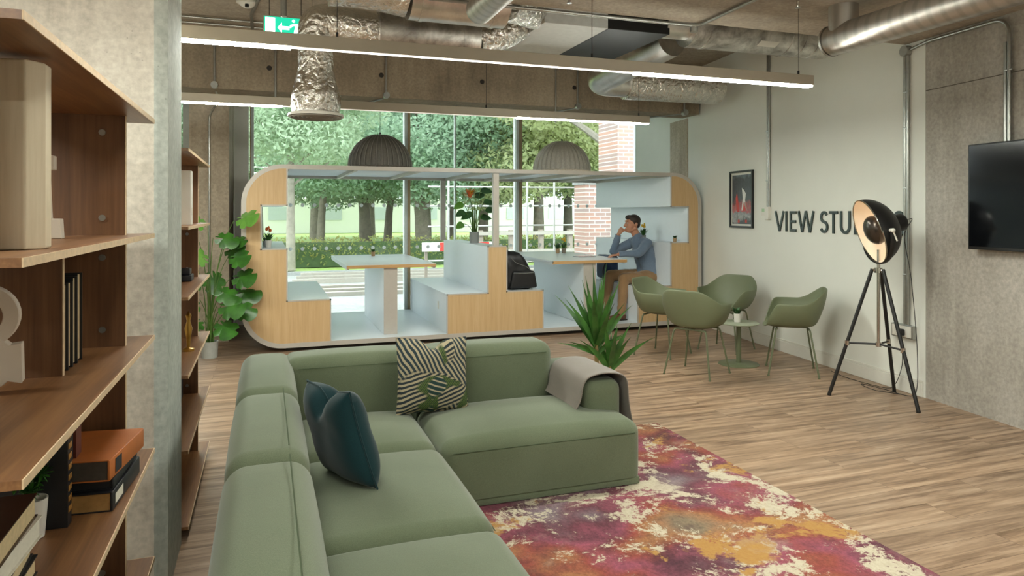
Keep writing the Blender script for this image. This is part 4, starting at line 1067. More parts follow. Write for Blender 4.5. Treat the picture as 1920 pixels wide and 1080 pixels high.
# ================================================================ BOOKCASES
ZS = [1.793, 1.434, 1.113, .757, .415, .07]; BT = .014
XF, XB = -.33, -.70
def bookcase(label, y1):
    root = thing('bookcase', label, 'bookcase', (XF, y1, 0))
    L = 1.27
    for z in ZS:
        d = MB(); d.box(XB, XF - .0025, y1 - L, y1 - .0025, z - BT, z, M['walnut']); o = d.build('shelf_board', None, root)
        d = MB(); d.box(XF - .0024, XF, y1 - L, y1, z - BT, z); d.box(XB, XF - .0025, y1 - .0024, y1, z - BT, z); d.build('edge_band', M['ply_edge'], o)
    xe = -.382
    for k in range(5):
        zt_, zb_ = ZS[k] - BT, ZS[k + 1]
        for yy in (y1 - .16, y1 - L + .03):
            d = MB(); d.box(XB + .01, xe - .002, yy - .014, yy, zb_, zt_); o = d.build('upright_panel', M['walnut_v'], root)
            d = MB(); d.box(xe - .0019, xe, yy - .014, yy, zb_, zt_); d.build('edge_band', M['ply_edge'], o)
            for zq_ in (zb_ + .05, zt_ - .05): d = MB(); d.cyl((xe - .06, yy - .0145, zq_), (xe - .06, yy - .018, zq_), .009, n_=14); d.build('cam_bolt', M['galv'], o)
    yy = y1 - .535
    d = MB(); d.box(XB + .01, -.453, yy - .012, yy, ZS[2], ZS[1] - BT); o = d.build('divider_panel', M['walnut_v'], root)
    d = MB(); d.box(-.4529, -.451, yy - .012, yy, ZS[2], ZS[1] - BT); d.build('edge_band', M['ply_edge'], o)
    return root
bookcase('open walnut bookcase nearest the viewer, in front of the concrete pillar', 2.46)
bookcase('open walnut bookcase further back, beyond the concrete pillar', 4.765)

pages = plain('cream_pages', '#c9b48c', .8, var=.1, vs_=90); pages_w = plain('white_pages', '#d8d3c4', .8, var=.05, vs_=90); pages_b = plain('brown_pages', '#a57d48', .8, var=.1, vs_=90)
def book(label, T, sx, sy, sz, cover, pg=None, group=None, extra=None):
    """lying book: spine on +x side, sz thick; T places its lower corner centre"""
    root = thing('book', label, 'book', tuple(T.translation), group=group)
    R3 = T.to_3x3().to_4x4(); c_ = .0025
    d = MB(); d.box(0, sx, 0, sy, 0, c_, T=R3); d.box(0, sx, 0, sy, sz - c_, sz, T=R3)
    d.rbox(sx - .004, sx + .003, 0, sy, 0, sz, .003, k=1, mid=1, T=R3); d.build('cover', cover, root, world=False)
    d = MB(); d.box(.004, sx - .004, .004, sy - .004, c_, sz - c_, T=R3); d.build('pages', pg or pages, root, world=False)
    if extra: extra(root, R3)
    return root
Rz = lambda a: Matrix.Rotation(radians(a), 4, 'Z')
blk = plain('black_book_cloth', '#15161b', .5, var=.1); org = plain('tan_leather_cover', '#b5672e', .5, var=.12, vs_=12); brn = plain('dark_brown_cover', '#3b231b', .25, var=.2, vs_=8)
red = plain('oxblood_cover', '#5c2418', .5, var=.1); gold = plain('gilt_ornament', '#a8793a', .45, .3, .2)
def spine_lbl(c1, z0, z1, y0, y1, mt):
    def f(root, R3):
        d = MB(); d.box(c1, c1 + .0008, y0, y1, z0, z1, T=R3); d.build('spine_label', mt, root, world=False)
    return f
z4 = ZS[3] + .0005
lab = plain('dark_label', '#23232b', .5)
T0 = Matrix.Translation((-.575, 1.985, z4)) @ Rz(-4)
book('thick black book with brown pages at the bottom of the stack on the shelf', T0, .215, .27, .048, blk, pages_b, extra=spine_lbl(.2185, .012, .036, .02, .09, pages_w))
T1 = Matrix.Translation((-.572, 2.00, z4 + .0485)) @ Rz(-3)
book('thin black book between the bottom black book and the orange one', T1, .21, .255, .026, blk, blk)
T2 = Matrix.Translation((-.565, 2.0, z4 + .075)) @ Rz(-8)
book('orange tan leather book on top of the stack on the shelf', T2, .20, .265, .052, org, plain('grey_pages', '#4b443d', .8, var=.1, vs_=90), extra=spine_lbl(.2035, .008, .044, .035, .08, lab))
# upright row at the back of that shelf (spines to the room)
def upright(label, y, t_, h, mt, pg, x=-.455, z=z4, dep=.18, fore=False, orn=None, zrow=None):
    root = thing('book', label, 'book', (x, y, z))
    d = MB()
    d.box(x - dep, x, y, y + .0025, z, z + h); d.box(x - dep, x, y + t_ - .0025, y + t_, z, z + h)
    if not fore: d.box(x - .003, x, y + .0025, y + t_ - .0025, z, z + h)
    else: d.box(x - dep, x - dep + .003, y + .0025, y + t_ - .0025, z, z + h)
    d.build('cover', mt, root)
    d = MB(); d.box(x - dep + .0035, x - (.006 if fore else .0035), y + .0026, y + t_ - .0026, z + .004, z + h - .004); d.build('pages', pg, root)
    if orn:
        d = MB()
        for k in range(9):
            zz_ = z + h * (.12 + .09 * k); d.rbox(x + .0001, x + .002, y + .004, y + t_ - .004, zz_, zz_ + h * .05, .0008, k=1, mid=1)
        d.build('gilt_ornament', gold, root)
    return root
# with the first book's cover toward the viewer
upright('wide black book standing first in the row behind the small plant', 1.905, .035, .275, blk, pages, x=-.44, dep=.22, orn=True)
upright('dark brown book standing second in the row, gilt lines', 1.942, .022, .265, brn, pages, x=-.447, orn=True)
upright('thin book with white spine standing in the row', 1.966, .010, .262, pages_w, pages_w, x=-.450)
upright('black book between the white spined and oxblood books', 1.978, .035, .25, blk, pages, x=-.453)
upright('oxblood red book standing last in the row', 2.015, .052, .205, red, pages, x=-.447)
z3 = ZS[2] + .0005
yq = 1.930
for k, (t_, h, lb) in enumerate([(.046, .212, 'black book with cream page edge beside the divider, first of the four'), (.042, .214, 'black book with cream page edge, second from the divider'), (.044, .222, 'black book with cream page edge, third from the divider'), (.05, .228, 'black book with cream page edge, furthest from the divider')]):
    upright(lb, yq, t_, h, blk, pages, x=-.455, z=z3, dep=.17, fore=True); yq += t_ + .001
# stack of books at lower left
zq_ = z4
for k, (t_, mt, pg, lb) in enumerate([(.040, brn, pages, 'brown book lying lowest in the stack at the bottom left'), (.036, blk, pages, 'black book lying second lowest in the bottom left stack'), (.034, blk, pages, 'dark book lying in the middle of the bottom left stack'), (.040, pages_w, pages_w, 'white edged book lying second from top in the bottom left stack'), (.044, brn, pages, 'glossy dark brown book on top of the bottom left stack')]):
    T = Matrix.Translation((-.435 + .012 * (k % 2) + .004 * k, 1.595, zq_)) @ Rz(180 + 3 * (k % 3) - 2)
    book(lb, T, .19, .25, t_, mt, pg); zq_ += t_ + .0005
# small plant in white pot
x, y, z = -.503, 1.875, z4
root = thing('potted_plant', 'bushy little succulent in a white pot on the near bookcase', 'plant', (x, y, z))
pot(root, x, y, z, .024, .031, .088, M['ceramic'])
d = MB()
for (hx, hy, hz) in ((-.02, 0, .05), (.018, .0, .055), (.0, .02, .03), (-.035, .01, .03), (0, -.012, .02)):
    b_ = Vector((x + hx, y + hy, z + .088 + hz)); d.tube([(x, y, z + .08), b_], .0025, n_=5)
    for k in range(34):
        a = k * 2.4; e = -1 + 2 * (k + .5) / 34; dr = Vector((cos(a) * sqrt(1 - e * e), sin(a) * sqrt(1 - e * e), e * .8 + .35))
        broad_leaf(d, b_ + dr * .004, dr, .022, .007, droop=0, n_=3, fold=.1)
d.build('leaves', M['leaf_mon'], root, fix=False)
# wooden ornaments
ww = wood('whitewashed_wood', [(.3, '#b9a98c'), (.5, '#cdbfa4'), (.7, '#d8ccb4')], 2, 10, 2, .6)
wp = plain('pale_painted_wood', '#cfc4b4', .55, var=.06, vs_=8)
root = thing('wooden_letter', 'tall block of whitewashed wood on the upper shelf at far left', 'ornament', (-.42, 1.47, ZS[1]))
d = MB(); zz0, zz1 = ZS[1] + .0005, ZS[0] - BT - .012
d.prism([(-.482, 1.44), (-.395, 1.43), (-.372, 1.462), (-.372, 1.50), (-.482, 1.51)], zz0, zz1, plane='XY'); bevel(d.build('block', ww, root), .003)
root = thing('wooden_letter', 'slim pale wooden letter behind the tall block on the upper shelf', 'ornament', (-.50, 2.0, ZS[1]))
d = MB(); d.prism([(-.56, zz0), (-.475, zz0), (-.478, zz0 + .05), (-.50, zz0 + .05), (-.505, zz0 + .17), (-.492, zz0 + .17), (-.492, zz0 + .205), (-.52, zz0 + .21), (-.56, zz0 + .20)], 2.0, 2.03); bevel(d.build('block', wp, root), .002)
# ampersand
root = thing('wooden_ampersand', 'chunky pale wooden ampersand on the middle shelf at far left', 'ornament', (-.553, 1.74, z3))
TA = Matrix.Translation((-.668, 1.74, z3 + .0005)) @ Rz(8)
def ring2(d, cx, cz, rx, rz, t_, y0, y1):
    N_ = 40; o_ = [(cx + rx * cos(2 * pi * i / N_), cz + rz * sin(2 * pi * i / N_)) for i in range(N_)]; n2 = [(cx + (rx - t_) * cos(2 * pi * i / N_), cz + (rz - t_) * sin(2 * pi * i / N_)) for i in range(N_)]
    vs_ = [(a, y0, b_) for a, b_ in o_ + n2] + [(a, y1, b_) for a, b_ in o_ + n2]; fs = []
    for i in range(N_):
        k = (i + 1) % N_; fs += [(i, k, N_ + k, N_ + i), (2 * N_ + i, 3 * N_ + i, 3 * N_ + k, 2 * N_ + k), (i, 2 * N_ + i, 2 * N_ + k, k), (N_ + i, N_ + k, 3 * N_ + k, 3 * N_ + i)]
    d.add(vs_, fs, wp, False, TA)
d = MB(); ring2(d, .105, .165, .068, .068, .030, .002, .032); ring2(d, .085, .066, .085, .066, .032, 0, .034)
d.prism([(.125, .035), (.178, .02), (.176, .105), (.135, .10)], -.002, .036, wp, T=TA)
d.prism([(.06, .16), (.085, .175), (.165, .06), (.14, .04)], .001, .033, wp, T=TA)
bevel(d.build('character', None, root, fix=False), .002, 1)
# things on the far bookcase
def far(z_i): return ZS[z_i] + .0005
root = thing('storage_box', 'white upright box file on the top shelf of the far bookcase', 'box', (-.42, 4.0, far(1)))
d = MB(); d.box(-.55, -.36, 3.93, 4.02, far(1), far(1) + .28); bevel(d.build('carton', M['plastic_white'], root), .003); d = MB(); d.box(-.359, -.3585, 3.95, 4.0, far(1) + .05, far(1) + .09); d.build('paper_label', pages_w, root)
root = thing('small_radio', 'small black object on the middle shelf of the far bookcase', 'ornament', (-.42, 4.35, far(2)))
d = MB(); d.rbox(-.47, -.39, 4.28, 4.42, far(2), far(2) + .035, .006, k=2, mid=1); d.rbox(-.46, -.40, 4.30, 4.40, far(2) + .0352, far(2) + .07, .006, k=2, mid=1); d.build('body', blk, root)
root = thing('gold_figurine', 'slim gold figurine on the lower shelf of the far bookcase', 'ornament', (-.39, 4.12, far(3)))
d = MB(); d.lathe([(0, 0), (.03, 0), (.03, .012), (.008, .02), (.012, .07), (.02, .12), (.009, .16), (.015, .19), (0, .215)], (-.39, 4.12, far(3)), n_=16); d.build('body', plain('gold_metal', '#b08a45', .3, .9, .05), root)
for k in range(3):
    upright(['black book on the lowest visible shelf of the far bookcase, nearest', 'black book on the lowest visible shelf of the far bookcase, middle', 'black book on the lowest visible shelf of the far bookcase, furthest'][k], 4.40 + .05 * k, .045, .22, blk, pages, x=-.46, z=far(4), dep=.17)

# ================================================================ LARGE PLANTS
# monstera by the far left pilaster
x, y = -.545, 7.86
root = thing('monstera_plant', 'tall leafy monstera in a pale grey pot beside the pod end', 'plant', (x, y, 0))
pot(root, x, y, 0, .075, .085, .17, gpot); d = MB(); d.lathe([(0, .15), (.074, .15)], (x, y, 0), n_=20); d.build('soil', M['soil'], root)
def monstera(d, c_, dr, L, up):
    dr = dr.normalized(); side = dr.cross(up).normalized(); nrm = side.cross(dr)
    N_ = 26; edge = []
    for i in range(N_ + 1):
        t = i / N_ * 2 - 1; a = abs(t)
        # heart-shaped outline with cuts
        th = t * pi * .93
        r = L * (.52 + .16 * cos(th)) * (1 - .30 * (1 if (i % 4 in (2,)) and a > .15 and a < .85 else 0))
        edge.append(c_ + dr * (L * .42 + r * cos(th)) + side * r * .86 * sin(th) + nrm * (-.10 * L * abs(sin(th))) - Vector((0, 0, .12 * L * max(0, cos(th)))))
    ctr = c_ + dr * L * .42
    d.add([ctr] + edge, [(0, i + 1, i + 2) for i in range(N_)], None, True)
st = MB(); l1 = MB(); l2 = MB(); base = Vector((x, y, .15))
rs = random.Random(3)
spec = [(-.02, -.02, 1.38, -.9, .19, 1), (.30, -.05, 1.42, .9, .23, 1), (.05, -.12, 1.24, .9, .19, 0), (.22, .02, 1.21, .8, .17, 0), (-.12, -.05, 1.20, -.9, .18, 0), (.22, -.1, 1.03, .9, .21, 0), (.02, -.1, 1.0, -.4, .2, 1), (.16, .05, 1.10, .6, .2, 0),
        (.25, -.06, .82, .9, .23, 0), (-.02, -.15, .85, -.5, .2, 0), (.28, 0, .66, .9, .22, 0), (.08, -.12, .72, .5, .2, 0), (.1, -.2, .55, .6, .24, 0), (-.1, -.15, .62, -.6, .22, 0), (.26, -.15, .52, .9, .2, 0), (.0, .1, .9, .1, .2, 0), (-.16, 0, .95, -1, .2, 0), (.10, -.15, .40, .4, .22, 0), (-.05, -.2, .42, -.4, .22, 0)]
for (dx, dy, z, tilt, L, br_) in spec:
    p2 = Vector((x + dx * .8, y + dy, z)); st.tube(bez(base + V(rs.uniform(-.04, .04), rs.uniform(-.04, .04), 0), (x + dx * .1, y + dy * .3, z * .75), p2, 8), [.007 - .0005 * i for i in range(9)], n_=5)
    L *= 1.22; monstera(l2 if br_ else l1, p2, Vector((tilt, rs.uniform(-.7, -.1), .25 if br_ else rs.uniform(-.3, .15))), L, Vector((rs.uniform(-.3, .3), -1.0, .75)))
st.build('stems', M['stem'], root); l1.build('leaves', M['leaf_mon'], root, fix=False); l2.build('bright_leaves', M['leaf_mon_l'], root, fix=False)
# dracaena behind the sofa
x, y = 2.44, 4.80
root = thing('dracaena_plant', 'spiky green dracaena plant standing behind the sofa armrest', 'plant', (x, y, 0))
pot(root, x, y, 0, .10, .115, .19, M['pot_grey']); d = MB(); d.lathe([(0, .17), (.10, .17)], (x, y, 0), n_=20); d.build('soil', M['soil'], root)
d = MB(); d.tube([(x - .05, y, .17), (x - .072, y, .35), (x - .075, y, .50)], [.020, .017, .014], n_=10); d.tube([(x + .03, y - .02, .17), (x + .025, y - .02, .33)], .016, n_=10); d.build('cane', M['bark'], root)
d = MB(); rs = random.Random(11)
def blade(p0, dr, L, w_, droop):
    dr = dr.normalized(); sd = dr.cross(Vector((rs.uniform(-.3, .3), -1, .15))).normalized(); rows = []; N_ = 9
    nrm = sd.cross(dr)
    for i in range(N_ + 1):
        t = i / N_; c_ = p0 + dr * L * t + (Vector((dr.x, dr.y, 0)) * droop - Vector((0, 0, droop))) * L * t * t * .7
        ww = w_ * .5 * (.45 + .75 * sin(pi * min(1, t * 1.05 + .12))) * (1 - t ** 3) + .0006
        rows += [c_ - sd * ww + nrm * ww * .25, c_, c_ + sd * ww + nrm * ww * .25]
    fs = []
    for i in range(N_): a = i * 3; fs += [(a, a + 1, a + 4, a + 3), (a + 1, a + 2, a + 5, a + 4)]
    d.add(rows, fs, None, True)
for k in range(20):
    a = k * 2.4; f = k / 20; s_ = .08 + .60 * (1 - f) ** 1.0
    blade(Vector((x - .075, y, .46 + .10 * f)), Vector((cos(a) * s_, sin(a) * s_ * .8, 1)), .40 + .17 * rs.random() + .04 * f, .040, .05 + .16 * (1 - f))
for k in range(5): blade(Vector((x - .075, y, .42)), Vector((-1 if k % 2 else .8, rs.uniform(-.6, .3), .9 - .1 * k)), .30, .026, .25)
for k in range(14):
    a = k * 2.4 + 1; f = k / 14; s_ = .12 + .75 * (1 - f)
    blade(Vector((x + .03, y - .02, .28 + .08 * f)), Vector((cos(a) * s_ + .12, sin(a) * s_ * .8, 1)), .30 + .16 * rs.random(), .038, .08 + .22 * (1 - f))
d.build('leaves', M['leaf_drac'], root, fix=False)
# ================================================================ BACKPACK, BAG, CUSHION, TABLET
sz_ = zz(.54) + .001
root = thing('backpack', 'black backpack leaning on the centre bench of the pod', 'backpack', (2.93, 8.16, sz_))
d = MB()
def bpf(p_, h):
    uz = (p_.z / h[2] + 1) / 2; q = p_.copy()
    k = 1 - .45 * uz ** 1.7
    q.x = -h[0] + (q.x + h[0]) * k; q.y *= 1 - .15 * uz
    nz = noise.noise(Vector((p_.x * 9, p_.y * 9, p_.z * 9))); q += p_.normalized() * .010 * nz
    return q
d.rbox(2.712, 3.15, 8.0, 8.33, sz_, sz_ + .46, .10, k=4, mid=9, fn=bpf)
bk_mat = plain('black_nylon', '#121214', .5, var=.35, vs_=25, bmp=.5, bs=28)
d.build('body', bk_mat, root)
d = MB(); d.rbox(2.80, 3.12, 7.975, 8.02, sz_ + .02, sz_ + .23, .03, k=3, mid=5, fn=lambda p_, h: Vector((p_.x * (1 - .12 * (p_.z / h[2])), p_.y, p_.z))); d.build('front_pocket', bk_mat, root)
d = MB(); d.tube(sm_([V(2.75, 8.15, sz_ + .44), V(2.755, 8.14, sz_ + .485), V(2.80, 8.14, sz_ + .485), V(2.82, 8.15, sz_ + .43)], 5), .007, n_=8); d.build('grab_handle', M['black'], root)
d = MB(); d.tube(sm_([V(2.79, 7.985, sz_ + .40), V(2.86, 7.972, sz_ + .33), V(2.97, 7.965, sz_ + .29), V(3.03, 7.972, sz_ + .25)], 5), .003, n_=5); d.tube([V(2.82, 7.968, sz_ + .2), V(3.08, 7.968, sz_ + .205)], .003, n_=5); d.build('zips', M['galv'], root)
# tablet
root = thing('tablet', 'thin grey tablet lying on the booth table by his hand', 'tablet', (4.08, 8.62, .901))
d = MB(); d.rbox(3.94, 4.20, 8.52, 8.72, .9005, .908, .003, k=2, mid=1); d.build('case', plain('grey_case', '#6b6f74', .4), root)
d = MB(); d.box(3.95, 4.19, 8.53, 8.71, .9082, .9088); d.build('screen', M['screen'], root)

# ================================================================ MAN
skin = plain('skin', '#b98468', .55, var=.06, vs_=14); skin.node_tree.nodes['Principled BSDF'].inputs['Subsurface Weight'].default_value = .08
shirt = fabric('blue_chambray_shirt', '#66778b', '#7b8a9c', .4); chino = fabric('tan_chinos', '#8b6c4c', '#9c7c59', .4)
hairm = plain('dark_brown_hair', '#2a1c13', .6, var=.3, vs_=60); shoe = plain('brown_leather_shoe', '#5b3522', .4, var=.1)
FLZ = .096
man = thing('person', 'seated man in blue shirt and tan trousers, chin on hand, looking left', 'person', (4.8, 8.45, sz_))
def cap(d, p, q, r0, r1, n_=16, flat=1.0, k=5):
    """round-ended tapered limb"""
    p, q = Vector(p), Vector(q); t = (q - p); L = t.length; t.normalize()
    pts = []; rs = []
    for i in range(k): a = pi / 2 * i / k; pts.append(p - t * r0 * cos(a)); rs.append(max(1e-4, r0 * sin(a)))
    for i in range(7): f = i / 6; pts.append(p + t * L * f); rs.append(r0 + (r1 - r0) * f)
    for i in range(1, k + 1): a = pi / 2 * i / k; pts.append(q + t * r1 * sin(a)); rs.append(max(1e-4, r1 * cos(a)))
    d.tube(pts, rs, n_=n_, flat=flat)
def remesh(o, vx, sm_it=4):
    r_ = o.modifiers.new('remesh', 'REMESH'); r_.mode = 'VOXEL'; r_.voxel_size = vx; r_.use_smooth_shade = True
    s_ = o.modifiers.new('smooth', 'SMOOTH'); s_.factor = .6; s_.iterations = sm_it; return o
J = dict(pel=V(4.93, 8.42, .62), wst=V(4.92, 8.42, .76), chs=V(4.86, 8.43, .98), nkb=V(4.80, 8.45, 1.13), hd=V(4.715, 8.47, 1.335),
         nsh=V(4.83, 8.27, 1.085), nel=V(4.66, 8.20, .955), nwr=V(4.40, 8.26, .945), fsh=V(4.80, 8.62, 1.085), fel=V(4.53, 8.66, .955), fwr=V(4.555, 8.57, 1.19),
         nhp=V(4.93, 8.32, .625), nkn=V(4.44, 8.20, .63), nak=V(4.375, 8.14, .17), fhp=V(4.93, 8.54, .625), fkn=V(4.44, 8.58, .64), fak=V(4.37, 8.62, .17))
body = MB()
# head: skull, face, jaw, nose, ears; he faces -x, a touch up
H_ = J['hd']; TH_ = Matrix.Translation(H_) @ Rz(-6)
body.ball((.012, 0, .03), (.097, .076, .094), T=TH_, n_=24, k=16)
body.ball((-.028, 0, -.02), (.066, .062, .10), T=TH_, n_=20, k=14)
body.ball((-.052, 0, -.085), (.036, .036, .03), T=TH_)
cap(body, TH_ @ V(.03, -.045, -.05), TH_ @ V(-.05, -.022, -.088), .026, .022); cap(body, TH_ @ V(.03, .045, -.05), TH_ @ V(-.05, .022, -.088), .026, .022)
cap(body, TH_ @ V(-.088, 0, .028), TH_ @ V(-.112, 0, -.022), .010, .014); body.ball((-.103, 0, -.024), (.014, .019, .012), T=TH_)
body.ball((-.086, 0, .045), (.018, .05, .012), T=TH_)
body.ball((-.090, 0, -.055), (.014, .026, .007), T=TH_); body.ball((-.087, 0, -.067), (.013, .023, .008), T=TH_)
for sg in (-1, 1): body.ball((.018, sg * .077, -.005), (.020, .010, .034), T=TH_ @ Matrix.Rotation(sg * -.15, 4, 'Z'))
cap(body, J['nkb'] - V(-.01, 0, .03), H_ + V(.02, 0, -.07), .058, .054)
cap(body, J['nkb'], J['chs'], .06, .085); cap(body, J['chs'], J['pel'], .08, .08)
for s_ in 'nf': 
    cap(body, J[s_ + 'sh'], J[s_ + 'el'], .045, .037); cap(body, J[s_ + 'el'], J[s_ + 'wr'], .037, .026); cap(body, J['nkb'], J[s_ + 'sh'], .05, .05)
    cap(body, J[s_ + 'hp'], J[s_ + 'kn'], .075, .052); cap(body, J[s_ + 'kn'], J[s_ + 'ak'], .05, .036)
def hand(wr, dirv, palm_n, curl, s_=1.0, thumb=1):
    dirv = dirv.normalized(); sd = dirv.cross(palm_n).normalized(); pn = sd.cross(dirv).normalized()   # pn points out of the palm
    kn = wr + dirv * .085 * s_
    for f in (-1.4, -.5, .5, 1.4): cap(body, wr + sd * .010 * f + dirv * .012, kn + sd * .019 * f, .015, .0125, n_=10)
    for i, f in enumerate((-1.5, -.5, .5, 1.5)):
        L = (.070, .082, .078, .060)[i] * s_; base_ = kn + sd * .0195 * f; a = 0; p_ = base_
        for seg_ in range(3):
            a += curl * (1 + .12 * i) * (1, 1.1, .8)[seg_]; dv = dirv * cos(a) - (-pn) * sin(a); q = p_ + dv * L * (.45, .32, .23)[seg_]
            cap(body, p_, q, .0092 - .0006 * seg_, .0086 - .0006 * seg_, n_=10); p_ = q
    tb = wr + dirv * .028 - sd * .026 * thumb; t1 = tb + (dirv * .7 - sd * .65 * thumb + pn * .25).normalized() * .042; t2 = t1 + (dirv * .95 - sd * .15 * thumb + pn * .35).normalized() * .034
    cap(body, tb, t1, .0125, .0105, n_=10); cap(body, t1, t2, .0102, .0085, n_=10)
hand(J['nwr'] + V(-.01, 0, -.005), V(-1, .18, -.10), V(0, .0, -1), .32)
hand(J['fwr'] + V(.0, 0, .008), V(.28, -.42, .55), V(.6, .3, -.3), .75, .95, -1)
bo = body.build('body', skin, man); remesh(bo, .0052, 2)
# eyes and brows
d = MB()
for sg in (-1, 1): d.ball((-.0795, sg * .031, .017), (.012, .013, .009), T=TH_, n_=12, k=8)
d.build('eyes', plain('eye_white', '#cfc8bf', .3), bo)
d = MB()
for sg in (-1, 1): d.ball((-.0895, sg * .031, .017), (.004, .006, .006), T=TH_, n_=10, k=6); cap(d, TH_ @ V(-.098, sg * .016, .045), TH_ @ V(-.086, sg * .052, .044), .005, .003, n_=6)
d.build('brows_and_irises', hairm, bo)
# hair
d = MB()
d.ball((.024, 0, .052), (.098, .083, .085), T=TH_, n_=28, k=18)
d.ball((-.045, 0, .10), (.052, .055, .030), T=TH_); d.ball((.06, 0, .005), (.055, .068, .065), T=TH_)
d.ball((-.068, 0, .088), (.030, .050, .018), T=TH_)
for sg in (-1, 1): cap(d, TH_ @ V(.005, sg * .068, .045), TH_ @ V(.002, sg * .070, .008), .016, .008)
ho = d.build('hair', hairm, man); remesh(ho, .006, 3)
# shirt
d = MB()
cap(d, J['nkb'] - V(0, 0, .03), J['chs'], .098, .145); cap(d, J['chs'] + V(0, -.06, 0), J['wst'] + V(0, -.05, 0), .118, .118); cap(d, J['chs'] + V(0, .06, 0), J['wst'] + V(0, .05, 0), .118, .118)
cap(d, J['wst'] + V(0, -.05, 0), J['pel'] + V(.0, -.055, .03), .12, .128); cap(d, J['wst'] + V(0, .05, 0), J['pel'] + V(.0, .055, .03), .12, .128)
for s_ in 'nf':
    cap(d, J['nkb'] + V(0, 0, -.03), J[s_ + 'sh'], .075, .068); cap(d, J[s_ + 'sh'], J[s_ + 'el'], .068, .056); cap(d, J[s_ + 'el'], J[s_ + 'el'] + (J[s_ + 'wr'] - J[s_ + 'el']) * .86, .054, .040)
cap(d, J['nkb'] + V(.005, 0, .0), J['nkb'] + V(-.012, 0, .035), .072, .068)
so = d.build('shirt', shirt, man); remesh(so, .008, 3)
dp = so.modifiers.new('folds', 'DISPLACE'); tx = bpy.data.textures.new('folds', 'CLOUDS'); tx.noise_scale = .09; dp.texture = tx; dp.strength = .022; dp.mid_level = .5
d = MB(); ncl = J['nkb'] + V(-.012, 0, .035)
for sg in (-1, 1): d.add([ncl + V(-.055, sg * .012, .028), ncl + V(-.03, sg * .062, .030), ncl + V(.03, sg * .072, .022), ncl + V(-.02, sg * .082, -.012), ncl + V(-.085, sg * .035, -.035)], [(0, 1, 3, 4), (1, 2, 3)])
o = d.build('collar', shirt, so); solid(o, .004)
for s_ in 'nf':
    a = J[s_ + 'el'] + (J[s_ + 'wr'] - J[s_ + 'el']) * .84; b_ = J[s_ + 'el'] + (J[s_ + 'wr'] - J[s_ + 'el']) * 1.0
    d = MB(); d.cyl(a, b_, .040, n_=20); d.build('cuff', shirt, so)
# trousers, belt
d = MB(); cap(d, J['pel'] + V(.0, -.06, .0), J['pel'] + V(.0, -.055, .06), .122, .117); cap(d, J['pel'] + V(.0, .06, .0), J['pel'] + V(.0, .055, .06), .122, .117)
for s_ in 'nf':
    cap(d, J[s_ + 'hp'], J[s_ + 'kn'], .098, .074); cap(d, J[s_ + 'kn'], J[s_ + 'ak'] + V(0, 0, .03), .072, .056)
to_ = d.build('trousers', chino, man); remesh(to_, .009, 3)
dp = to_.modifiers.new('folds', 'DISPLACE'); tx = bpy.data.textures.new('folds2', 'CLOUDS'); tx.noise_scale = .08; dp.texture = tx; dp.strength = .018; dp.mid_level = .5
# shoes
for s_, dy in (('n', -.03), ('f', .03)):
    a = J[s_ + 'ak']; d = MB(); dr = V(-1, dy * 5, 0).normalized()
    cap(d, V(a.x + .025, a.y, FLZ + .045), V(a.x + .025, a.y, FLZ + .045) + dr * .10, .040, .041); cap(d, V(a.x, a.y, FLZ + .04) + dr * .10, V(a.x, a.y, FLZ + .034) + dr * .185, .040, .032); cap(d, a + V(0, 0, -.02), a + V(.01, 0, -.045), .042, .040)
    o = d.build('shoe', shoe, man); remesh(o, .006, 3)
    d = MB(); d.rbox(-.19, .055, -.038, .038, 0, .012, .006, k=1, mid=3, T=Matrix.Translation((a.x + .01, a.y + dr.y * .05, FLZ + .0005)) @ Rz(-dy * 280)); d.build('sole', M['dark'], o)
# bag and jacket beside him, cushion behind him
root = thing('messenger_bag', 'navy bag with blue lining slumped against the man on the pod bench', 'bag', (4.56, 8.8, sz_))
d = MB(); d.rbox(4.48, 4.66, 8.74, 9.12, sz_, sz_ + .34, .05, k=4, mid=7, fn=lambda p_, h: p_ * (1 + .05 * noise.noise(p_ * 9)) + Vector((-.07 * (1 - p_.z / h[2]), 0, 0)) * 0)
d.build('body', fabric('navy_canvas', '#223248', '#2c4160'), root)
d = MB(); d.tube(sm_([V(4.52, 8.76, sz_ + .32), V(4.44, 8.72, sz_ + .25), V(4.40, 8.72, sz_ + .1), V(4.5, 8.73, sz_ + .03)], 5), .012, n_=6, flat=.3); d.build('strap', M['black'], root)
T = Matrix.Translation((5.06, 8.62, sz_ + .19)) @ Rz(82) @ Matrix.Rotation(radians(-14), 4, 'X')
cushion('seat_cushion', .36, .13, fabric('petrol_blue_fabric', '#1d5560', '#246672'), 'petrol blue cushion behind the seated man on the pod bench', T, .06, 9)

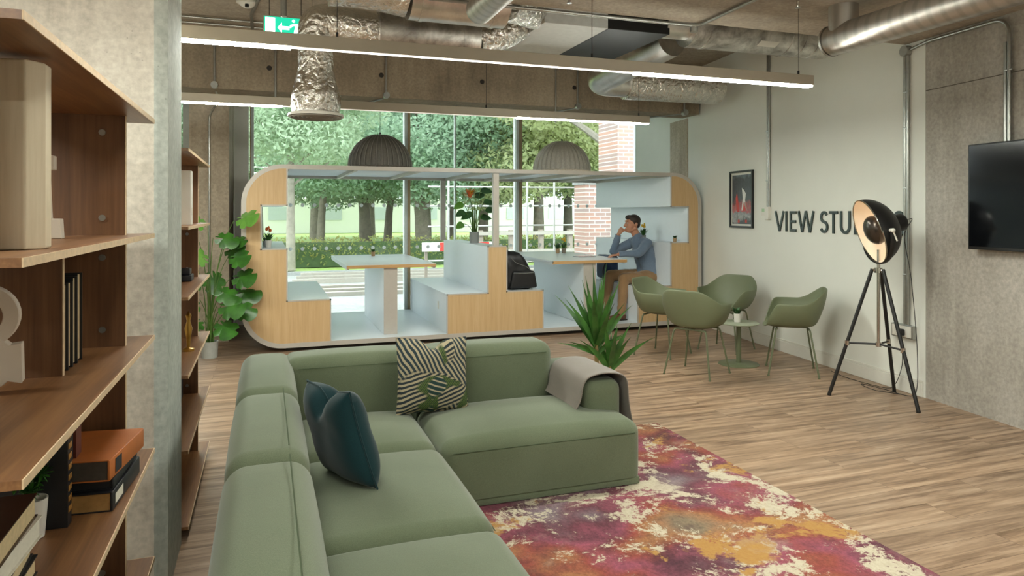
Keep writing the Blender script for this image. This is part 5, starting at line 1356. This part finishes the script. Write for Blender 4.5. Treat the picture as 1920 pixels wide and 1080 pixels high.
# ================================================================ OUTSIDE
ZG = -.12
paving = concrete('pale_paving', [(.3, '#70716e'), (.5, '#8b8c88'), (.7, '#9fa09b')], .8, pores=False)
M['grass'] = leafm('lawn_grass', '#7f9a4c', '#a3ba68', .9)
b = MB(); b.box(-30, 45, YW + .11, 19.0, ZG - .2, ZG); struct(b, 'pavement', paving)
b = MB(); b.box(-30, 45, 19.0, 90, ZG - .2, ZG - .02); struct(b, 'lawn', M['grass'])
b = MB(); b.box(-30, 45, 18.8, 19.1, ZG, ZG + .08); struct(b, 'kerb', paving)
import numpy as np
rng = np.random.default_rng(5)
def leaf_mesh(name, centers, radii, n_, size, mat, flat=.75):
    """a cloud of small leaves filling the given blobs"""
    cs = np.array(centers); rs_ = np.array(radii); wgt = rs_.prod(axis=1) ** .8; wgt = wgt / wgt.sum()
    k = rng.choice(len(cs), n_, p=wgt); u = rng.normal(size=(n_, 3)); u /= np.linalg.norm(u, axis=1, keepdims=True)
    r_ = rng.random(n_) ** .45; p_ = cs[k] + u * r_[:, None] * rs_[k]
    a = rng.normal(size=(n_, 3)); a /= np.linalg.norm(a, axis=1, keepdims=True); b_ = rng.normal(size=(n_, 3)); b_ -= (a * b_).sum(1)[:, None] * a; b_ /= np.linalg.norm(b_, axis=1, keepdims=True)
    s_ = size * (.6 + .8 * rng.random(n_))[:, None]; a *= s_; b_ *= s_ * .45
    vs_ = np.stack([p_ - a, p_ + b_, p_ + a, p_ - b_], 1).reshape(-1, 3)
    me = bpy.data.meshes.new(name); me.vertices.add(4 * n_); me.vertices.foreach_set('co', vs_.ravel()); me.loops.add(4 * n_); me.loops.foreach_set('vertex_index', np.arange(4 * n_)); me.polygons.add(n_)
    me.polygons.foreach_set('loop_start', np.arange(n_) * 4); me.update(calc_edges=True); me.materials.append(mat); me.validate(); return me
def foliage(name, a, b_, c_):
    m, n, l, p = nt(name)
    g_ = n.new('ShaderNodeNewGeometry'); rd = noise_n(n, l, coords(n, l, world=True), .9, 4, .65)
    l.new(ramp(n, l, rd, [(.3, a), (.5, b_), (.7, c_)]), p.inputs['Base Color']); p.inputs['Roughness'].default_value = .6
    tr = n.new('ShaderNodeBsdfTranslucent'); tr.inputs[0].default_value = hexc(c_); mx = n.new('ShaderNodeMixShader'); mx.inputs[0].default_value = .55
    l.new(p.outputs[0], mx.inputs[1]); l.new(tr.outputs[0], mx.inputs[2]); l.new(mx.outputs[0], n['Material Output'].inputs[0]); return m
fol = [foliage('hazed_green_foliage', '#7d9078', '#9db294', '#bfcdb3'), foliage('hazed_yellow_green_foliage', '#949f72', '#b1b98c', '#cdd0a8'), foliage('hazed_cool_green_foliage', '#728a76', '#90aa90', '#b0c5ad')]  # misty reflection of the glass is put into these paled leaf colours
tb = plain('tree_bark', '#6f675b', .9, var=.25, vs_=6, bmp=.6, bs=14); tb_l = plain('pale_tree_bark', '#8c8579', .9, var=.2, vs_=6)
crowns = []
for k in range(3):
    cs, rr_ = [], []
    for i in range(16):
        a = i * 2.4; r_ = 1.9 * sqrt((i + .5) / 16); cs.append((r_ * cos(a), r_ * sin(a), rng.uniform(-1.3, 1.4))); rr_.append((1.2, 1.2, .75))
    crowns.append(leaf_mesh('crown', cs, rr_, 42000, .058, fol[k]))
def tree(x, y, label, th=2.6, r_=.16, k=0, s_=1.0, lean=0, bark=tb, cz=None, name='tree'):
    root = thing(name, label, 'tree', (x, y, ZG), group='trees outside the windows')
    d = MB(); H0 = th + 2.2 * s_
    d.tube([(x, y, ZG), (x + lean * .3, y, ZG + th * .5), (x + lean, y, ZG + th), (x + lean * 1.4, y, ZG + H0)], [r_ * 1.25, r_, r_ * .85, r_ * .4], n_=12)
    for i in range(7):
        a = i * 2.4 + x; z0_ = ZG + th * (.75 + .07 * i); p0 = V(x + lean * .8, y, z0_)
        d.tube(bez(p0, p0 + V(cos(a) * .7, sin(a) * .5, .5) * s_, p0 + V(cos(a) * 1.9, sin(a) * 1.9, .9 + .1 * i) * s_, 6), [r_ * .4, r_ * .34, r_ * .28, r_ * .22, r_ * .17, r_ * .12, r_ * .05], n_=6)
    d.build('trunk', bark, root)
    o = bpy.data.objects.new('foliage', crowns[k]); C.objects.link(o); o.parent = root; o.location = (lean, 0, (cz or (th + 1.5 * s_ if y < 21 else th + .95 * s_))); o.scale = (s_, s_, s_ * .9); o.rotation_euler = (0, 0, x)
    return root
# (px, t) placed in the world: trunk positions come from where the trunks stand outside
def outp(px, t):
    u = (px - 960) / F_PX; return (t * (sin(YAW) + u * cos(YAW)), t * (cos(YAW) - u * sin(YAW)))
TREES = [(545, 19.5, 'pale slim tree close outside, seen past the left end of the pod', 3.1, .11, 0, 1.25, .0, 1), (600, 27, 'tree beyond the hedge, directly right of the pale slim tree', 3.0, .14, 2, 1.5, .2, 0), (686, 31, 'tree beyond the hedge above the left booth table', 3.2, .24, 0, 1.6, -.2, 0),
         (726, 33, 'tree beyond the hedge, left of the window mullion', 3.2, .17, 2, 1.5, .3, 0), (795, 26, 'forked tree beyond the hedge, just right of the mullion', 3.1, .26, 2, 1.6, -.3, 0), (845, 34, 'distant tree behind the flowering plant', 3.2, .2, 0, 1.7, .2, 0),
         (905, 30, 'tree with yellowing leaves outside the middle pane', 3.2, .2, 1, 1.6, .2, 0), (1010, 27, 'tree with yellow green leaves outside the right pane', 3.0, .2, 1, 1.7, .0, 0), (1065, 32, 'distant tree left of the brick pier', 3.2, .2, 2, 1.7, .0, 0),
         (1147, 20.5, 'thick trunked tree beside the brick pier', 4.6, .33, 1, 1.7, .0, 1), (480, 30, 'tree at the far left beyond the lawn', 3.2, .2, 0, 1.7, .0, 0), (350, 28, 'tree seen through the narrow far left window', 3.0, .2, 2, 1.7, 0, 0), (1230, 30, 'tree far right behind the white wall', 3.2, .2, 0, 1.8, 0, 0)]
for (px, t, lb, th, r_, k, s_, ln, pale) in TREES:
    X_, Y_ = outp(px, t); tree(X_, Y_, lb, th, r_, k, s_, ln, tb_l if pale else tb)
# dense tree belt behind
for i, px in enumerate(range(380, 1300, 105)):
    X_, Y_ = outp(px, 42 + 3 * (i % 2)); tr_ = tree(X_, Y_, ['tall background tree, first from the left of the belt', 'tall background tree, second in the belt', 'tall background tree, third in the belt', 'tall background tree, fourth in the belt', 'tall background tree, fifth in the belt', 'tall background tree, sixth in the belt', 'tall background tree, seventh in the belt', 'tall background tree, eighth in the belt', 'tall background tree, last in the belt'][i], 3.4, .25, i % 3, 2.4, 0, tb, cz=7.0)
    o = bpy.data.objects.new('upper_foliage', crowns[(i + 1) % 3]); C.objects.link(o); o.parent = tr_; o.location = (1.5, 0, 10.5); o.scale = (2.4, 2.4, 2.2); o.rotation_euler = (0, 0, i)
# hedge
cs = [(x_, 0, .42) for x_ in np.arange(-9, 12, .5)]
hm = leaf_mesh('hedge_leaves', cs, [(.45, .5, .5)] * len(cs), 26000, .045, foliage('hedge_foliage', '#56763a', '#86984e', '#b3a765'))
hx, hy = outp(700, 21.5)
root = thing('hedge', 'clipped low hedge along the far side of the street', 'hedge', (hx, hy, ZG)); 
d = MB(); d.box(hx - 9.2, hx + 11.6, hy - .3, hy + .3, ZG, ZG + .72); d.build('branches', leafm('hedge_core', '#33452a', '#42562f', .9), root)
o = bpy.data.objects.new('leaves', hm); C.objects.link(o); o.parent = root; o.location = (0, 0, 0)
# pale building beyond
root = thing('distant_building', 'long pale low building far beyond the trees', 'building', (8, 56, ZG)); bw = plain('pale_render', '#d9d8d2', .8)
d = MB(); d.box(-18, 40, 56, 60, ZG, 2.6); d.build('wall', bw, root)
wd = plain('dark_window', '#b5bac0', .3)
for i in range(14): d = MB(); d.box(-15 + 3.8 * i, -13.4 + 3.8 * i, 55.96, 55.99, .9, 1.9); d.build('window', wd, root)
# brick pier outside
m, n, l, p = nt('hazed_red_brick'); v = coords(n, l, world=True)
mp = n.new('ShaderNodeMapping'); mp.inputs['Rotation'].default_value = (pi / 2, 0, 0); l.new(v, mp.inputs[0])
br = n.new('ShaderNodeTexBrick'); l.new(mp.outputs[0], br.inputs[0]); br.inputs['Scale'].default_value = 1; br.inputs['Brick Width'].default_value = .22; br.inputs['Row Height'].default_value = .075; br.inputs['Mortar Size'].default_value = .01
br.inputs['Color1'].default_value = hexc('#a57f6e'); br.inputs['Color2'].default_value = hexc('#8f7b74'); br.inputs['Mortar'].default_value = hexc('#b9b2a8'); l.new(br.outputs[0], p.inputs['Base Color']); p.inputs['Roughness'].default_value = .9  # brick tones greyed, the pane's reflected haze is mixed into them
x0, y0 = outp(1158, 13.2); root = thing('brick_pier', 'red brick pier outside the window behind the seated man', 'pillar', (x0 + .5, y0 + .3, ZG)); d = MB(); d.box(x0, x0 + 1.0, y0, y0 + .8, ZG, 3.9); d.box(x0 - .62, x0 - .001, y0 + .1, y0 + .6, ZG, 2.02); d.build('brickwork', m, root)
d = MB(); d.box(x0 - .03, x0 + 1.03, y0 - .03, y0 + .83, 3.9, 4.0); d.box(x0 - .65, x0 - .031, y0 + .07, y0 + .63, 2.021, 2.08); d.build('coping', paving, root)
# rails, posts and barriers in the street
rail = plain('pale_timber_rail', '#9d978b', .7); post_m = plain('grey_timber_post', '#8a7f72', .8)
X0_, Y0_ = outp(960, 18.5)
root = thing('timber_railing', 'pale horizontal timber railing with dark posts outside the right pane', 'railing', (X0_, Y0_, ZG))
for zz_ in (.55, .30, 1.02): d = MB(); d.box(X0_ - 1.0, X0_ + 5, Y0_ - .03, Y0_ + .03, ZG + zz_, ZG + zz_ + .09); d.build('rail', rail, root)
for i in range(7): d = MB(); d.box(X0_ - .9 + .85 * i, X0_ - .78 + .85 * i, Y0_ + .04, Y0_ + .16, ZG, ZG + 1.15); d.build('post', post_m, root)
X0_, Y0_ = outp(800, 15.5)
root = thing('street_barrier', 'white and red street barrier standing behind the centre bench', 'barrier', (X0_, Y0_, ZG))
d = MB(); d.box(X0_ - .1, X0_ + 1.6, Y0_, Y0_ + .04, ZG + .75, ZG + .95, M['plastic_white']); d.box(X0_ + .3, X0_ + .7, Y0_ - .004, Y0_ + .044, ZG + .755, ZG + .945, M['red']); d.box(X0_ + 1.1, X0_ + 1.45, Y0_ - .004, Y0_ + .044, ZG + .755, ZG + .945, M['red']); d.build('board', None, root)
for x_ in (0, 1.5): d = MB(); d.box(X0_ + x_ - .03, X0_ + x_ + .03, Y0_ + .045, Y0_ + .1, ZG, ZG + .95); d.box(X0_ + x_ - .06, X0_ + x_ + .06, Y0_ - .2, Y0_ + .3, ZG, ZG + .05); d.build('foot', post_m, root)
# scaffold frame of pale tubes outside the right panes
X0_, Y0_ = outp(1035, 14.5)
root = thing('scaffold_frame', 'frame of pale scaffold tubes outside the right pane', 'scaffold', (X0_, Y0_, ZG)); stm = plain('pale_scaffold_tube', '#b5b4ae', .5)
for x_ in (-2.2, -.55, .05, 1.0):
    d = MB(); d.cyl((X0_ + x_, Y0_, ZG), (X0_ + x_, Y0_, 2.15),   .022, n_=8); d.build('upright', stm, root)
for z_ in (.55, 1.22, 1.62, 2.0): d = MB(); d.cyl((X0_ - 2.6, Y0_ + .04, z_), (X0_ + 1.2, Y0_ + .04, z_ + .02), .016, n_=8); d.build('ledger', stm, root)
# planks and pallets lying on the paving
for k, (px, t, w_, dd, h_, lb) in enumerate([(640, 13.5, 3.2, .8, .16, 'low pallet of pale boards lying outside, nearest the glass'), (700, 16.3, 3.6, .5, .22, 'pale kerb boards lying on the paving below the hedge'), (1000, 15.9, 3.4, .7, .3, 'stack of pale boards lying outside the right pane')]):
    X_, Y_ = outp(px, t); root = thing('board_stack', lb, 'boards', (X_, Y_, ZG))
    for j in range(3): d = MB(); d.box(X_ - w_ / 2 + .1 * j, X_ + w_ / 2, Y_ + j * dd / 3, Y_ + (j + .7) * dd / 3, ZG, ZG + h_ * (.5 + .25 * j)); d.build('board', rail, root)
